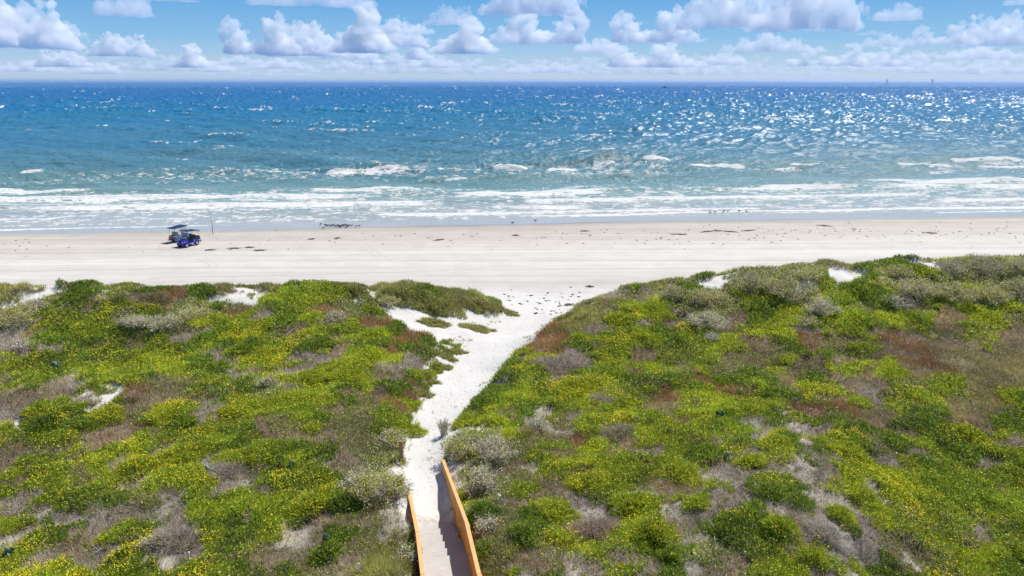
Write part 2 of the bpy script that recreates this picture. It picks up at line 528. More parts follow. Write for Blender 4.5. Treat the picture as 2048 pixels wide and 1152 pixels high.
wyn = (fbm(GX * 0.9, GY * 0.9, 3, 9) - .5) * 1.3
WXG = GX + wxn; WYG = GY + wyn
crad = cent[:, 2] * RNG.uniform(.62, 1.05, len(cent))
chgt = RNG.uniform(.45, 1.25, len(cent))
for k in range(len(cent)):
    x, yv, stp = cent[k]; R = 1.9 * stp + .7
    i0 = max(0, int((x - R - RX0) / RC)); i1 = min(NX, int((x + R - RX0) / RC) + 2)
    j0 = max(0, int((yv - R - RY0) / RC)); j1 = min(NY, int((yv + R - RY0) / RC) + 2)
    if i1 <= i0 or j1 <= j0: continue
    d = np.hypot(WXG[j0:j1, i0:i1] - x, (WYG[j0:j1, i0:i1] - yv)) / crad[k]
    b = BEST[j0:j1, i0:i1]; w = d < b
    b[w] = d[w]
    TYPE[j0:j1, i0:i1][w] = ct[k]
    h = MOUND[chr(ct[k])] * chgt[k] * (stp / .8)
    if h > 0:
        dome = h * np.sqrt(np.clip(1 - (d / 1.06) ** 2, 0, 1))
        mm = MND[j0:j1, i0:i1]
        np.maximum(mm, dome, out=mm)
# sand: the path, and everything that is not dune
on_path = in_poly(GX + (fbm(GX * 2, GY * 2, 2, 3) - .5) * .5, GY + (fbm(GX * 2, GY * 2, 2, 4) - .5) * .5, path_poly)
TYPE[on_path] = ord('.')
TYPE[base < 0.42 + 0.3 * (fbm(GX * .7, GY * .7, 3, 8) - .5)] = ord('.')
SANDY = (TYPE == ord('.')) | (TYPE == ord('s'))
MND[SANDY] = 0
# neighbours mingle along their edges
rj = RNG.random(TYPE.shape) < .22
sj, si = np.nonzero(rj); oj = np.clip(sj + RNG.integers(-7, 8, len(sj)), 0, NY - 1); oi = np.clip(si + RNG.integers(-7, 8, len(si)), 0, NX - 1)
tn = TYPE[oj, oi]; okm = (tn != ord('.')) & (TYPE[sj, si] != ord('.')) & (tn != ord('s')); T2 = TYPE.copy(); T2[sj[okm], si[okm]] = tn[okm]; TYPE = T2
# blow-outs: patches of bare white sand on the crests
bpx, bpy_, _ = project(GX, GY, HB)
wbx = bpx + (fbm(GX * 1.1, GY * 1.1, 3, 41) - .5) * 26; wby = bpy_ + (fbm(GX * 1.1, GY * 1.1, 3, 43) - .5) * 12
for poly in ([(1652, 534), (1692, 537), (1716, 556), (1700, 580), (1682, 592), (1668, 576)], [(1392, 572), (1436, 556), (1462, 566), (1450, 580), (1405, 582)], [(1842, 526), (1876, 528), (1878, 546), (1850, 544)],
             [(40, 602), (70, 586), (126, 576), (122, 585), (70, 604)], [(408, 600), (470, 597), (478, 608), (420, 614)], [(696, 602), (742, 585), (752, 598), (720, 608)], [(586, 580), (628, 581), (626, 589), (590, 589)],
             [(200, 788), (246, 776), (238, 800), (205, 806)], [(150, 790), (178, 782), (172, 800)], [(0, 606), (40, 600), (34, 612), (0, 616)]):
    TYPE[in_poly(wbx, wby, np.array(poly, float)) & (base > .4)] = ord('.')
SANDY = (TYPE == ord('.')) | (TYPE == ord('s')); MND[SANDY] = 0
P = np.pad(MND, 1, mode='edge')
MND = (P[:-2, 1:-1] + P[2:, 1:-1] + P[1:-1, :-2] + P[1:-1, 2:] + 2 * MND) / 6
dune_f = sstep(0.3, 1.2, base)
H = HB + MND * .9 + dune_f * ((fbm(GX * .35, GY * .35, 3, 21) - .5) * .5 + (fbm(GX * 1.3, GY * 1.3, 3, 22) - .5) * .22) * np.where(on_path, 0.25, 1.0)
H += np.where(on_path, (fbm(GX * 2.2, GY * 2.2, 3, 77) - .5) * .08, 0)
# under the walk the ground is held just below the boards and flat between the walls
walk = in_poly(GX, GY, np.array([(WALL_L[0][0] - .12, WALL_L[0][1]), (WALL_L[1][0] - .12, WALL_L[1][1]), (WALL_L[2][0] - .12, WALL_L[2][1]), (-3.5, 21.6), (-2.0, 22.0), (WALL_R[2][0] + .12, WALL_R[2][1]), (WALL_R[1][0] + .12, WALL_R[1][1]), (WALL_R[0][0] + .12, WALL_R[0][1])]))
H[walk] = np.minimum(H[walk], 2.42)


def ground(X, Y): return bilin(H, RX0, RY0, RC, np.asarray(X, float), np.asarray(Y, float))


def on_ground(px, py):
    """the ground point seen at a photograph pixel"""
    d = ray(px, py); t = 12.0
    while t < 140:
        p = np.array([0, 0, CAMZ]) + d * t
        g = float(ground(p[0], p[1])) if (RX0 < p[0] < RX1 and RY0 < p[1] < RY1) else float(beach_z(p[0], p[1]))
        if p[2] <= g:
            return np.array([p[0], p[1], g])
        t += 0.03
    return pix_z(px, py, 0.0)

# ------------------------------------------------------------------ ground mesh: one sheet, fine in the dunes, out under the sea and far to both sides
def axis(fine0, fine1, step, lo, hi, g=1.25, s0=None):
    a = list(np.arange(fine0, fine1 + 1e-6, step)); s = s0 or step
    while a[-1] < hi: s *= g; a.append(a[-1] + s)
    s = s0 or step
    while a[0] > lo: s *= g; a.insert(0, a[0] - s)
    return np.array(a)
ax = axis(-46, 46, .2, -2500, 2500); ay = np.concatenate([axis(10, 62, .2, -150, 62, 1.25), np.arange(62.6, 100, .6), 100 + np.cumsum(.6 * 1.15 ** np.arange(1, 34))])
AX, AY = np.meshgrid(ax, ay)
inside = (AX > RX0) & (AX < RX1) & (AY > RY0) & (AY < RY1)
far_d = np.maximum(dune_h(np.clip(AX, -75, 75), np.clip(AY, -20, 90)), 0) if False else None
AZ = np.where(inside, ground(AX, AY), 0.0)
out = ~inside
ox, oy = AX[out], AY[out]
hd = np.maximum(dune_h(np.clip(ox, -75, 75), np.clip(oy, -20, 90)), 0) * (1 - sstep(56, 66, oy))
AZ[out] = beach_z(ox, oy) + hd
# ground colour: pale sand, or brown litter under the plants
LIT = {'.': (.56, .545, .52), 's': (.55, .53, .495), 'w': (.36, .32, .265), 'p': (.20, .165, .145), 'b': (.20, .15, .105), 'r': (.18, .12, .08), 't': (.20, .165, .10)}
ji = np.clip(((AY - RY0) / RC).round().astype(int), 0, NY - 1); ii = np.clip(((AX - RX0) / RC).round().astype(int), 0, NX - 1)
tt = np.where(inside, TYPE[ji, ii], np.where((AY < 58) & (AZ > .8), ord('m'), ord('.')))
gc = np.zeros(AX.shape + (3,)); gc[:] = (.13, .105, .07)
for ch, c in LIT.items(): gc[tt == ord(ch)] = c
vegm = 1.0 - ((tt == ord('.')) | (tt == ord('s'))).astype(float)
nyv, nxv = AX.shape
idx = np.arange(nyv * nxv).reshape(nyv, nxv)
F = np.stack([idx[:-1, :-1].ravel(), idx[:-1, 1:].ravel(), idx[1:, 1:].ravel(), idx[1:, :-1].ravel()], 1)

gm, gnt, gb = new_mat('sand_ground'); N = NT(gnt)
at = N.n('ShaderNodeAttribute', attribute_name='Col'); av = N.n('ShaderNodeAttribute', attribute_name='veg')
geo = N.n('ShaderNodeNewGeometry'); pos = geo.outputs['Position']
sep = N.n('ShaderNodeSeparateXYZ'); N.l(pos, sep.inputs['Vector'])
s_out = N.math('SUBTRACT', N.math('SUBTRACT', sep.outputs['Y'], N.math('MULTIPLY', sep.outputs['X'], SHK)), WATERLINE)
# beach sand bands along the shore (dry, driven on, damp, wet), wandering a little
wob = N.noise(N.mapping(pos, (.035, .12, 0)), 1.0, 4)
sw = N.math('ADD', s_out, N.math('MULTIPLY', N.math('SUBTRACT', wob, 0.5), 5.0))
bandf = N.maprange(sw, -42.0, 0.0)
bandc = N.ramp(bandf, [(0.0, (.56, .545, .52)), (.17, (.555, .54, .51)), (.24, (.50, .47, .435)), (.40, (.515, .49, .455)), (.47, (.545, .525, .49)), (.60, (.55, .53, .495)), (.68, (.505, .47, .425)), (.80, (.485, .445, .40)), (.92, (.455, .415, .37)), (.97, (.36, .325, .285)), (1.0, (.28, .25, .215))])
streak = N.noise(N.mapping(pos, (.03, 2.2, 0), (0, 0, .06)), 1.0, 5, .6)
streak2 = N.noise(N.mapping(pos, (.012, .55, 0), (0, 0, .075)), 1.0, 4, .55)
onbeach = N.maprange(sep.outputs['Y'], 56.0, 60.0)
stf = N.math('ADD', N.math('MULTIPLY', streak, .55), N.math('MULTIPLY', streak2, .45))
stm = N.maprange(stf, .38, .62, 0.84, 1.08)
spk = N.maprange(N.noise(pos, 9.0, 5, .65), .3, .7, .93, 1.05)
blot = N.maprange(N.noise(pos, .35, 5, .6), .3, .7, .92, 1.05)
bc = N.mix(onbeach, at.outputs['Color'], bandc)
def mulc(c, f):
    nd = N.n('ShaderNodeVectorMath'); nd.operation = 'SCALE'; N.l(c, nd.inputs[0]); N.l(f, nd.inputs['Scale']); return nd.outputs[0]
stb = N.math('ADD', N.math('MULTIPLY', N.math('SUBTRACT', stm, 1.0), onbeach), 1.0)
c = mulc(mulc(mulc(bc, stb), spk), blot)
N.l(c, gb.inputs['Base Color'])
N.l(N.maprange(sw, -2.0, -0.3, .92, .16), gb.inputs['Roughness'])
N.l(N.maprange(sw, -2.2, -0.2, .12, .5), gb.inputs['Specular IOR Level'])
# footprints on the soft sand, ripples, tyre-combed beach
vor = N.n('ShaderNodeTexVoronoi'); vor.inputs['Scale'].default_value = 2.6; vor.feature = 'SMOOTH_F1'; vor.inputs['Smoothness'].default_value = .4
N.l(pos, vor.inputs['Vector'])
foot = N.math('MULTIPLY', N.maprange(vor.outputs['Distance'], .05, .35), N.math('SUBTRACT', 1.0, N.maprange(sep.outputs['Y'], 58.0, 66.0)))
hgt = N.math('ADD', N.math('MULTIPLY', foot, .042), N.math('ADD', N.math('MULTIPLY', N.noise(pos, 6.0, 5, .6), .03), N.math('MULTIPLY', N.math('MULTIPLY', stf, onbeach), .12)))
bp = N.n('ShaderNodeBump'); bp.inputs['Strength'].default_value = .85; bp.inputs['Distance'].default_value = 1.0
N.l(hgt, bp.inputs['Height']); N.l(bp.outputs['Normal'], gb.inputs['Normal'])
ground_o = mesh_np('ground', np.stack([AX.ravel(), AY.ravel(), AZ.ravel()], 1), F, gm, gc.reshape(-1, 3), True, attrs={'veg': vegm})
tag(ground_o, 'white sand beach and sandy dune ground with a footworn path', 'ground', kind='structure')
# ------------------------------------------------------------------ ground cover: blades, stems and flowers, all real geometry
PAL = {'lime': (.40, .475, .042), 'ygreen': (.58, .55, .045), 'green': (.215, .30, .036), 'dark': (.075, .13, .024), 'olive': (.42, .40, .13), 'brown': (.42, .305, .19),
       'red': (.42, .205, .085), 'purple': (.43, .37, .315), 'pale': (.68, .63, .57), 'tan': (.50, .43, .245), 'silver': (.66, .64, .44), 'flower': (.88, .68, .008), 'orange': (.85, .50, .01)}
# kind: blades per m2, length range, width, lean (0 upright .. 1 lying any way), palette, flowers per m2
COVER = {
    'l': (2100, (.12, .24), .026, .45, {'lime': .66, 'ygreen': .20, 'green': .14}, 6),
    'g': (2000, (.12, .24), .026, .5, {'green': .58, 'dark': .26, 'lime': .16}, 3),
    'f': (2000, (.12, .24), .026, .5, {'green': .42, 'lime': .40, 'dark': .10, 'ygreen': .08}, 56),
    'y': (2000, (.12, .24), .026, .5, {'lime': .44, 'ygreen': .16, 'green': .40}, 215),
    'b': (1500, (.14, .30), .013, .85, {'brown': .46, 'tan': .18, 'purple': .22, 'olive': .08, 'green': .06}, 0),
    'r': (1500, (.14, .30), .014, .6, {'red': .48, 'brown': .34, 'olive': .10, 'green': .08}, 0),
    'p': (1250, (.14, .34), .012, .9, {'purple': .56, 'brown': .20, 'pale': .16, 'green': .08}, 0),
    'w': (620, (.16, .38), .012, .9, {'pale': .52, 'purple': .26, 'tan': .12, 'green': .10}, 0),
    'c': (1300, (.12, .26), .026, .6, {'silver': .30, 'olive': .30, 'green': .32, 'ygreen': .08}, 12),
    'o': (1700, (.12, .26), .018, .4, {'olive': .66, 'green': .20, 'tan': .14}, 0),
    't': (1700, (.12, .24), .015, .75, {'tan': .50, 'olive': .20, 'brown': .22, 'green': .08}, 0),
    'm': (1700, (.12, .26), .018, .65, {'green': .30, 'lime': .14, 'brown': .22, 'tan': .16, 'purple': .12, 'dark': .06}, 5),
    's': (1700, (.10, .20), .024, .5, {'green': .55, 'olive': .35, 'lime': .10}, 0),
}


def frames(n_, tilt, rng, az=None):
    """unit directions: n_ (k,3) blended with random lean"""
    k = len(n_)
    a = rng.uniform(0, 2 * np.pi, k) if az is None else az
    t = np.abs(rng.normal(0, 1, k)) * tilt * 1.15
    t = np.minimum(t, 1.45)
    hd = np.stack([np.cos(a), np.sin(a), np.zeros(k)], 1)
    d = n_ * np.cos(t)[:, None] + hd * np.sin(t)[:, None]
    d /= np.linalg.norm(d, axis=1)[:, None]
    return d


def blade_tris(root, d, L, w, rng):
    """one tapering triangle per blade"""
    k = len(root)
    rnd = rng.normal(0, 1, (k, 3))
    sd_ = np.cross(d, rnd); sd_ /= np.linalg.norm(sd_, axis=1)[:, None] + 1e-9
    v = np.empty((k, 3, 3), np.float32)
    v[:, 0] = root - sd_ * (w / 2)[:, None]; v[:, 1] = root + sd_ * (w / 2)[:, None]; v[:, 2] = root + d * L[:, None]
    return v.reshape(-1, 3), np.arange(k * 3, dtype=np.int32).reshape(k, 3)


def leaf_quads(c, d, L, w, rng, up=0.0):
    """diamond leaves"""
    k = len(c)
    rnd = rng.normal(0, 1, (k, 3)); rnd[:, 2] *= (1 - up)
    sd_ = np.cross(d, rnd); sd_ /= np.linalg.norm(sd_, axis=1)[:, None] + 1e-9
    v = np.empty((k, 4, 3), np.float32)
    v[:, 0] = c - d * (L / 2)[:, None]; v[:, 1] = c + sd_ * (w / 2)[:, None]; v[:, 2] = c + d * (L / 2)[:, None]; v[:, 3] = c - sd_ * (w / 2)[:, None]
    return v.reshape(-1, 3), np.arange(k * 4, dtype=np.int32).reshape(k, 4)


def flower_quads(c, size, rng, tilt=.7):
    """small open flower heads facing more or less up"""
    k = len(c)
    n_ = rng.normal(0, tilt, (k, 3)); n_[:, 2] = 1.0; n_[:, 1] -= .25
    n_ /= np.linalg.norm(n_, axis=1)[:, None]
    a = np.cross(n_, rng.normal(0, 1, (k, 3))); a /= np.linalg.norm(a, axis=1)[:, None]
    b = np.cross(n_, a)
    s = size[:, None] / 2
    v = np.stack([c + a * s, c + b * s, c - a * s, c - b * s], 1).astype(np.float32)
    return v.reshape(-1, 3), np.arange(k * 4, dtype=np.int32).reshape(k, 4)


def pick_cols(pal, k, rng, var=.22):
    names = list(pal); p = np.array([pal[n] for n in names]); p /= p.sum()
    i = rng.choice(len(names), k, p=p)
    base_ = np.array([PAL[n] for n in names])[i]
    br = np.exp(rng.normal(0, var, (k, 1)))
    hue = np.exp(rng.normal(0, .08, (k, 3)))
    return np.clip(base_ * br * hue, .004, .9)

# surface normals of the dune raster
dHx = np.gradient(H, RC, axis=1); dHy = np.gradient(H, RC, axis=0)
M_green = leaf_mat('green_leaves', .38, .5, .25)
M_dry = leaf_mat('dry_stems', .18, .8, .12)
M_flower = leaf_mat('yellow_petals', .25, .6, .2)
fertil = fbm(GX * .55, GY * .55, 4, 51)             # where the plants stand thicker
bloom = fbm(GX * .8 + 3, GY * .8, 3, 61)            # where they flower
patchn = fbm(GX * .42, GY * .42, 3, 71)             # slow drift of colour
GPX, GPY, GDEP = project(GX, GY, H)
seen = (GPX > -430) & (GPX < 2480) & (GPY < 1340) & (GPY > 470)
sets = {}
for name in ('green', 'dry'): sets[name] = []
flw = []
for ch, (dens, (l0, l1), wid, lean, pal, nf) in COVER.items():
    cells = np.flatnonzero((TYPE == ord(ch)) & seen & ~walk)
    if not len(cells): continue
    dep = GDEP.ravel()[cells]
    lod = np.clip(dep / 21.0, 1.0, 2.5)
    fz = fertil.ravel()[cells]
    dloc = dens / lod ** 1.7 * np.clip(.55 + (fz - .33) * 2.2, .35, 1.25)
    if ch == 's': dloc = dloc * np.clip((fertil.ravel()[cells] - .40) * 9, .06, 1.6) * np.clip((vnoise(GX.ravel()[cells] * 1.7, GY.ravel()[cells] * 1.7, 88) - .34) * 5, 0.02, 1)
    nb = RNG.poisson(dloc * RC * RC)
    ci = np.repeat(cells, nb); k = len(ci)
    if k == 0: continue
    X = GX.ravel()[ci] + RNG.uniform(-.5, .5, k) * RC; Yv = GY.ravel()[ci] + RNG.uniform(-.5, .5, k) * RC
    ok = ~in_poly(X, Yv, path_poly) | (RNG.random(k) < .0)
    X, Yv, ci = X[ok], Yv[ok], ci[ok]; k = len(ci)
    Z = ground(X, Yv) - .01
    n_ = np.stack([-dHx.ravel()[ci] * .8, -dHy.ravel()[ci] * .8, np.ones(k)], 1); n_ /= np.linalg.norm(n_, axis=1)[:, None]
    lodb = np.repeat(lod, nb)[ok]
    # wind-combed: everything leans a little to the left and away
    az = RNG.uniform(0, 2 * np.pi, k)
    az = np.where(RNG.random(k) < .3, RNG.normal(2.6, .6, k), az)
    d = frames(n_, lean, RNG, az)
    L = RNG.uniform(l0, l1, k) * lodb ** .35 * np.clip(.7 + patchn.ravel()[ci] * .6, .7, 1.2)
    w = wid * lodb ** .85 * RNG.uniform(.7, 1.3, k)
    if ch in 'lgfycm':                                   # part of it small leaves held at all heights
        lf = RNG.random(k) < .20
        Z = Z + np.where(lf, RNG.uniform(.02, .17, k) * lodb ** .35, 0); L = np.where(lf, RNG.uniform(.045, .085, k) * lodb ** .8, L); w = np.where(lf, w * 1.7, w)
        rd_ = RNG.normal(0, 1, (k, 3)); rd_[:, 2] = np.abs(rd_[:, 2]) * .5; rd_ /= np.linalg.norm(rd_, axis=1)[:, None]
        d = np.where(lf[:, None], rd_, d)
    root = np.stack([X, Yv, Z], 1)
    v, f = blade_tris(root, d, L, w, RNG)
    cl = pick_cols(pal, k, RNG, .30)
    drift = np.exp((patchn.ravel()[ci] - .5) * 1.1)[:, None] * np.array([1.0, .9, .8]) + np.array([0, .1, .2])
    cl = np.clip(cl * drift, .004, .9)
    key = 'dry' if ch in 'brpwt' else 'green'
    sets[key].append((v, cl))
    if nf:
        dl = nf / lod ** 1.15 * np.clip((bloom.ravel()[cells] - .36) * 5.0, .05, 2.2)
        nn = RNG.poisson(dl * RC * RC); ci = np.repeat(cells, nn); k = len(ci)
        if k:
            X = GX.ravel()[ci] + RNG.uniform(-.5, .5, k) * RC; Yv = GY.ravel()[ci] + RNG.uniform(-.5, .5, k) * RC
            Z = ground(X, Yv) + RNG.uniform(.10, .25, k) * np.repeat(lod, nn) ** .35
            v, f = flower_quads(np.stack([X, Yv, Z], 1), RNG.uniform(.028, .050, k) * np.repeat(lod, nn) ** .55, RNG)
            flw.append((v, pick_cols({'flower': .60, 'ygreen': .30, 'orange': .10}, k, RNG, .12)))


# sprigs and runners creeping out over the edge of the sand
ep = []; n_p = len(path_poly)
for i in range(3, n_p - 4):
    a_, b_ = path_poly[i], path_poly[(i + 1) % n_p]; L_ = np.linalg.norm(b_ - a_)
    if a_[1] > 58 or b_[1] > 58: continue
    for q in range(int(L_ * 2.6)):
        ep.append(a_ + (b_ - a_) * RNG.random() + RNG.normal(0, .34, 2))
ep = np.array(ep); nb = RNG.integers(4, 16, len(ep)); ei = np.repeat(np.arange(len(ep)), nb); k = len(ei)
P2 = ep[ei] + RNG.normal(0, .09, (k, 2)); Z = ground(P2[:, 0], P2[:, 1])
lb = np.clip(project(P2[:, 0], P2[:, 1], Z)[2] / 21, 1, 2.5)
d = frames(np.tile([0, 0, 1.0], (k, 1)), .8, RNG)
v, f = blade_tris(np.stack([P2[:, 0], P2[:, 1], Z - .01], 1), d, RNG.uniform(.07, .18, k) * lb ** .3, .022 * lb ** .7 * RNG.uniform(.7, 1.3, k), RNG)
sets['green'].append((v, pick_cols({'green': .5, 'olive': .35, 'lime': .15}, k, RNG)))


def merge(lst, k):
    v = np.concatenate([a for a, _ in lst]); c_ = np.repeat(np.concatenate([b for _, b in lst]), k, axis=0)
    return v, np.arange(len(v), dtype=np.int32).reshape(-1, k), c_
for key, nm, lab, m in (('green', 'green_ground_cover', 'low green leafy ground cover matting the dunes', M_green), ('dry', 'dry_grass', 'dry brown and grey grass stems between the green mats', M_dry)):
    v, f, cl = merge(sets[key], 3)
    print(nm, len(f))
    o = mesh_np(nm, v, f, m, cl); tag(o, lab, 'ground cover' if key == 'green' else 'dry grass', kind='stuff')
v, f, cl = merge(flw, 4); print('flowers', len(f))
o = mesh_np('wildflowers', v, f, M_flower, cl); tag(o, 'tiny yellow wildflowers dotted over the green dune plants', 'wildflowers', kind='stuff')
del sets, flw
# ------------------------------------------------------------------ sea: one displaced sheet from the water's edge to the horizon
th = np.radians(np.concatenate([np.linspace(-62, -39.5, 60), np.arange(-39, 39.01, .078), np.linspace(39.5, 62, 60)]))
rr = [66.0]
while rr[-1] < 2600: rr.append(rr[-1] + max(.30, .0027 * rr[-1]))
while rr[-1] < 60000: rr.append(rr[-1] * 1.045)
rr = np.array(rr)
TH, RR = np.meshgrid(th, rr)
SX = RR * np.sin(TH); SY = RR * np.cos(TH)
cell = np.maximum(.30, .0027 * RR)
ss = shore_s(SX, SY)
SXr = SX + SHK * SY                                  # along-shore coordinate
wig = lambda sc, seed: (fbm(SXr * sc, ss * sc * .3 + seed, 3, seed) - .5)
Zs = np.zeros_like(SX)
rw = np.random.default_rng(5)
deep = sstep(6, 75, ss)
crest_sig = np.zeros_like(SX)
for i in range(46):
    lam = 3.2 * (34 / 3.2) ** rw.random()
    ang = math.pi / 2 + rw.normal(0, .48)           # rolling in towards the beach
    amp = (.0105 + .008 * max(0, 1 - lam / 12)) * lam ** .85 * rw.uniform(.6, 1.3)
    kx, ky = 2 * math.pi / lam * math.cos(ang), 2 * math.pi / lam * math.sin(ang)
    ph = kx * SX + ky * SY + rw.uniform(0, 6.28) + 2.2 * (vnoise(SX / (lam * 6), SY / (lam * 6), 300 + i) - .5) * 2
    wgt = sstep(2.2, 4.0, lam / cell)
    s_ = np.sin(ph)
    Zs += amp * wgt * (s_ + .35 * (s_ * s_ - .5)) * deep
chop = np.random.default_rng(8).normal(0, 1, SX.shape); chop = (np.roll(chop, 2, 1) * .5 + np.roll(chop, 1, 1) * .9 + chop + np.roll(chop, -1, 1) * .9 + np.roll(chop, -2, 1) * .5) / 1.6
chop *= np.minimum(.27 * cell, .7) * sstep(14, 60, ss) * (.42 + .58 * sstep(70, 420, ss))
gust = fbm(SX * .012, SY * .008, 3, 91)
Zs *= .55 + gust * .9
sig = Zs.copy()
# breakers: ridge lines parallel to the shore, at the distances they have in the photograph
foam = np.zeros_like(SX); face = np.zeros_like(SX)
lace = fbm(SXr * .55, ss * .9, 4, 131)
fine = fbm(SXr * 1.6, ss * 2.6, 3, 133)
BREAK = [(96, .20, 1.5, 2.0, .08), (68, .26, 1.6, 2.4, .06), (57, .26, 1.6, 3.0, .08), (45, .18, 1.4, 1.4, .10), (34, .40, 1.5, 3.5, .50), (27.5, .36, 1.5, 7.0, .82), (20, .26, 1.3, 6.0, .78),
         (13.5, .20, 1.0, 3.0, .50), (9.0, .13, .7, 1.2, .60), (5.6, .10, .6, .9, .55), (2.6, .06, .5, .7, .55)]
for bi, (s0, amp, wd, fl, cov) in enumerate(BREAK):
    sc = s0 + wig(.016, 200 + bi) * (3.5 + s0 * .02) + wig(.06, 230 + bi) * (1.0 + s0 * .012)
    al = fbm(SXr * (.022 if s0 < 40 else .05) + bi * 7.7, np.full_like(SX, bi * 3.1), 3, 260 + bi)        # how big along the crest
    Ax = amp * np.clip(.25 + (al - .25) * 1.8, .1, 1.25)
    u = ss - sc
    prof = np.where(u < 0, np.exp(-(u / (wd * .55)) ** 2), np.exp(-(u / (wd * 1.7)) ** 2))
    Zs += Ax * prof
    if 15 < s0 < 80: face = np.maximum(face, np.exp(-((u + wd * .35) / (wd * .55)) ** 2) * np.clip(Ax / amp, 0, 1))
    thr = np.quantile(al[::7, ::7], 1 - cov)
    brk = sstep(thr - .03, thr + .05, al)
    fw = fl * np.clip(.5 + (fbm(SXr * .05, np.full_like(SX, bi * 1.7), 3, 290 + bi) - .5) * 2.6, .25, 1.4)
    if s0 > 40: fw = fw * .8
    band = np.where(u < 0, sstep(-fw - .6, -fw * .45, u), 1 - sstep(.0, wd * .5, u))
    ragged = sstep(.40, .60, lace * .5 + fine * .5 + .22 * np.exp(-(u / 1.2) ** 2) + .12 * band)
    if s0 > 40: ragged = sstep(.46, .66, lace * .4 + fine * .6 + .16 * np.exp(-(u / .9) ** 2))
    foam = np.maximum(foam, band * brk * ragged)
    if 40 < s0 < 80: foam = np.maximum(foam, np.exp(-((u + .5) / 1.15) ** 2) * brk * sstep(.28, .5, fine) * .97)
    front = np.exp(-((u + fw * .95) / .45) ** 2) * brk * sstep(.3, .55, fine + .12)     # bright leading lip
    foam = np.maximum(foam, front * .95)
# the outer bar: separate breaking crests where the photograph shows them (pixel x from, to, pixel y, reach of the white water in metres, 1 = spilling crest / 0 = spent lace)
for k, (xa, xb, yb, reach, live) in enumerate([(135, 200, 342, 1.5, 1), (45, 92, 353, 2.0, 1), (180, 500, 352, 5, 0), (470, 660, 349, 6, 0), (640, 835, 341, 7, 1), (700, 830, 350, 4, 0), (870, 960, 339, 2, 1), (975, 1062, 334, 3.5, 1), (900, 1085, 348, 5, 0),
                                               (1088, 1162, 337, 3, 1), (1180, 1232, 331, 3, 1), (1250, 1340, 339, 5, 0), (1275, 1345, 331, 2, 1), (1355, 1500, 330, 4, 1), (1420, 1580, 337, 5, 0), (1570, 1660, 328, 4.5, 1), (1640, 1760, 337, 4, 0), (1780, 1920, 328, 3, 1), (1880, 2060, 322, 3, 1), (1930, 2090, 331, 3, 1),
                                               (-40, 60, 384, 4, 1), (600, 860, 381, 3, 1), (1500, 1700, 374, 3, 1), (1700, 2060, 361, 3, 1), (330, 380, 314, 1.2, 1), (1150, 1240, 305, 1.5, 1), (1560, 1640, 312, 1.5, 1), (1260, 1300, 318, 1.2, 1), (860, 920, 316, 1.2, 1)]):
    A_ = pix_z(xa, yb, SEA_Z); B_ = pix_z(xb, yb, SEA_Z); m0 = slice(*np.searchsorted(rr, [min(A_[1], B_[1]) * .80, max(np.hypot(*A_[:2]), np.hypot(*B_[:2])) * 1.15]))
    X_, Y_ = SX[m0], SY[m0]; tt_ = (X_ - A_[0]) / (B_[0] - A_[0]); yc = A_[1] + (B_[1] - A_[1]) * tt_ + (fbm(X_ * .11 + k, X_ * 0 + k, 3, 610 + k) - .5) * 1.5
    u = Y_ - yc; hw = .5 * (1 - np.abs(2 * tt_ - 1))
    endf = sstep(0, .16, hw + (fbm(X_ * .35, Y_ * .5, 2, 640 + k) - .5) * .12)
    if live:
        Zs[m0] += .34 * endf * np.where(u < 0, np.exp(-(u / .9) ** 2), np.exp(-(u / 2.4) ** 2))
        lip = np.exp(-((u + .3) / (.55 + .7 * vnoise(X_ * .5, X_ * 0, 660 + k))) ** 2)
        spill = sstep(-reach - .4, -reach * .35, u) * (1 - sstep(-.2, .5, u)) * sstep(.34, .58, lace[m0] * .45 + fine[m0] * .55 + .10)
        foam[m0] = np.maximum(foam[m0], endf * np.maximum(lip, spill))
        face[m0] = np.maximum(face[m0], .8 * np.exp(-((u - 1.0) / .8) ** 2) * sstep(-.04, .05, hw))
    else:
        foam[m0] = np.maximum(foam[m0], .78 * endf * np.exp(-(u / reach) ** 2) * sstep(.40, .60, lace[m0] * .4 + fine[m0] * .6))
# lacy left-over foam in the surf
film = sstep(1, 5, ss) * (1 - sstep(30, 42, ss))
foam = np.maximum(foam, film * sstep(.39, .64, lace * .6 + fine * .4) * .8)
film2 = sstep(40, 48, ss) * (1 - sstep(62, 78, ss))
foam = np.maximum(foam, film2 * sstep(.50, .66, lace * .5 + fine * .3 + .25 * fbm(SXr * .03, ss * .05, 2, 140)) * .7)
# whitecaps on high crests at sea; extra foam rightward stands in for sun glitter
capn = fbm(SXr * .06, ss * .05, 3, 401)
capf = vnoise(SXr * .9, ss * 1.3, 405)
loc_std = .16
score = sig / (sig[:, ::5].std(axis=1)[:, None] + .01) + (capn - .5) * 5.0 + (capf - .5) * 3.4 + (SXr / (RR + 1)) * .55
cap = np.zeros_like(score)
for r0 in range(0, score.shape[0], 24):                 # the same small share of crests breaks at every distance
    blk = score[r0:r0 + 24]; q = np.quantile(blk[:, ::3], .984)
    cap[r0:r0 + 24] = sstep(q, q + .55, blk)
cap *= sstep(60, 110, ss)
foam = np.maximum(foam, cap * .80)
Zs *= sstep(-3, 2.0, ss) * .999
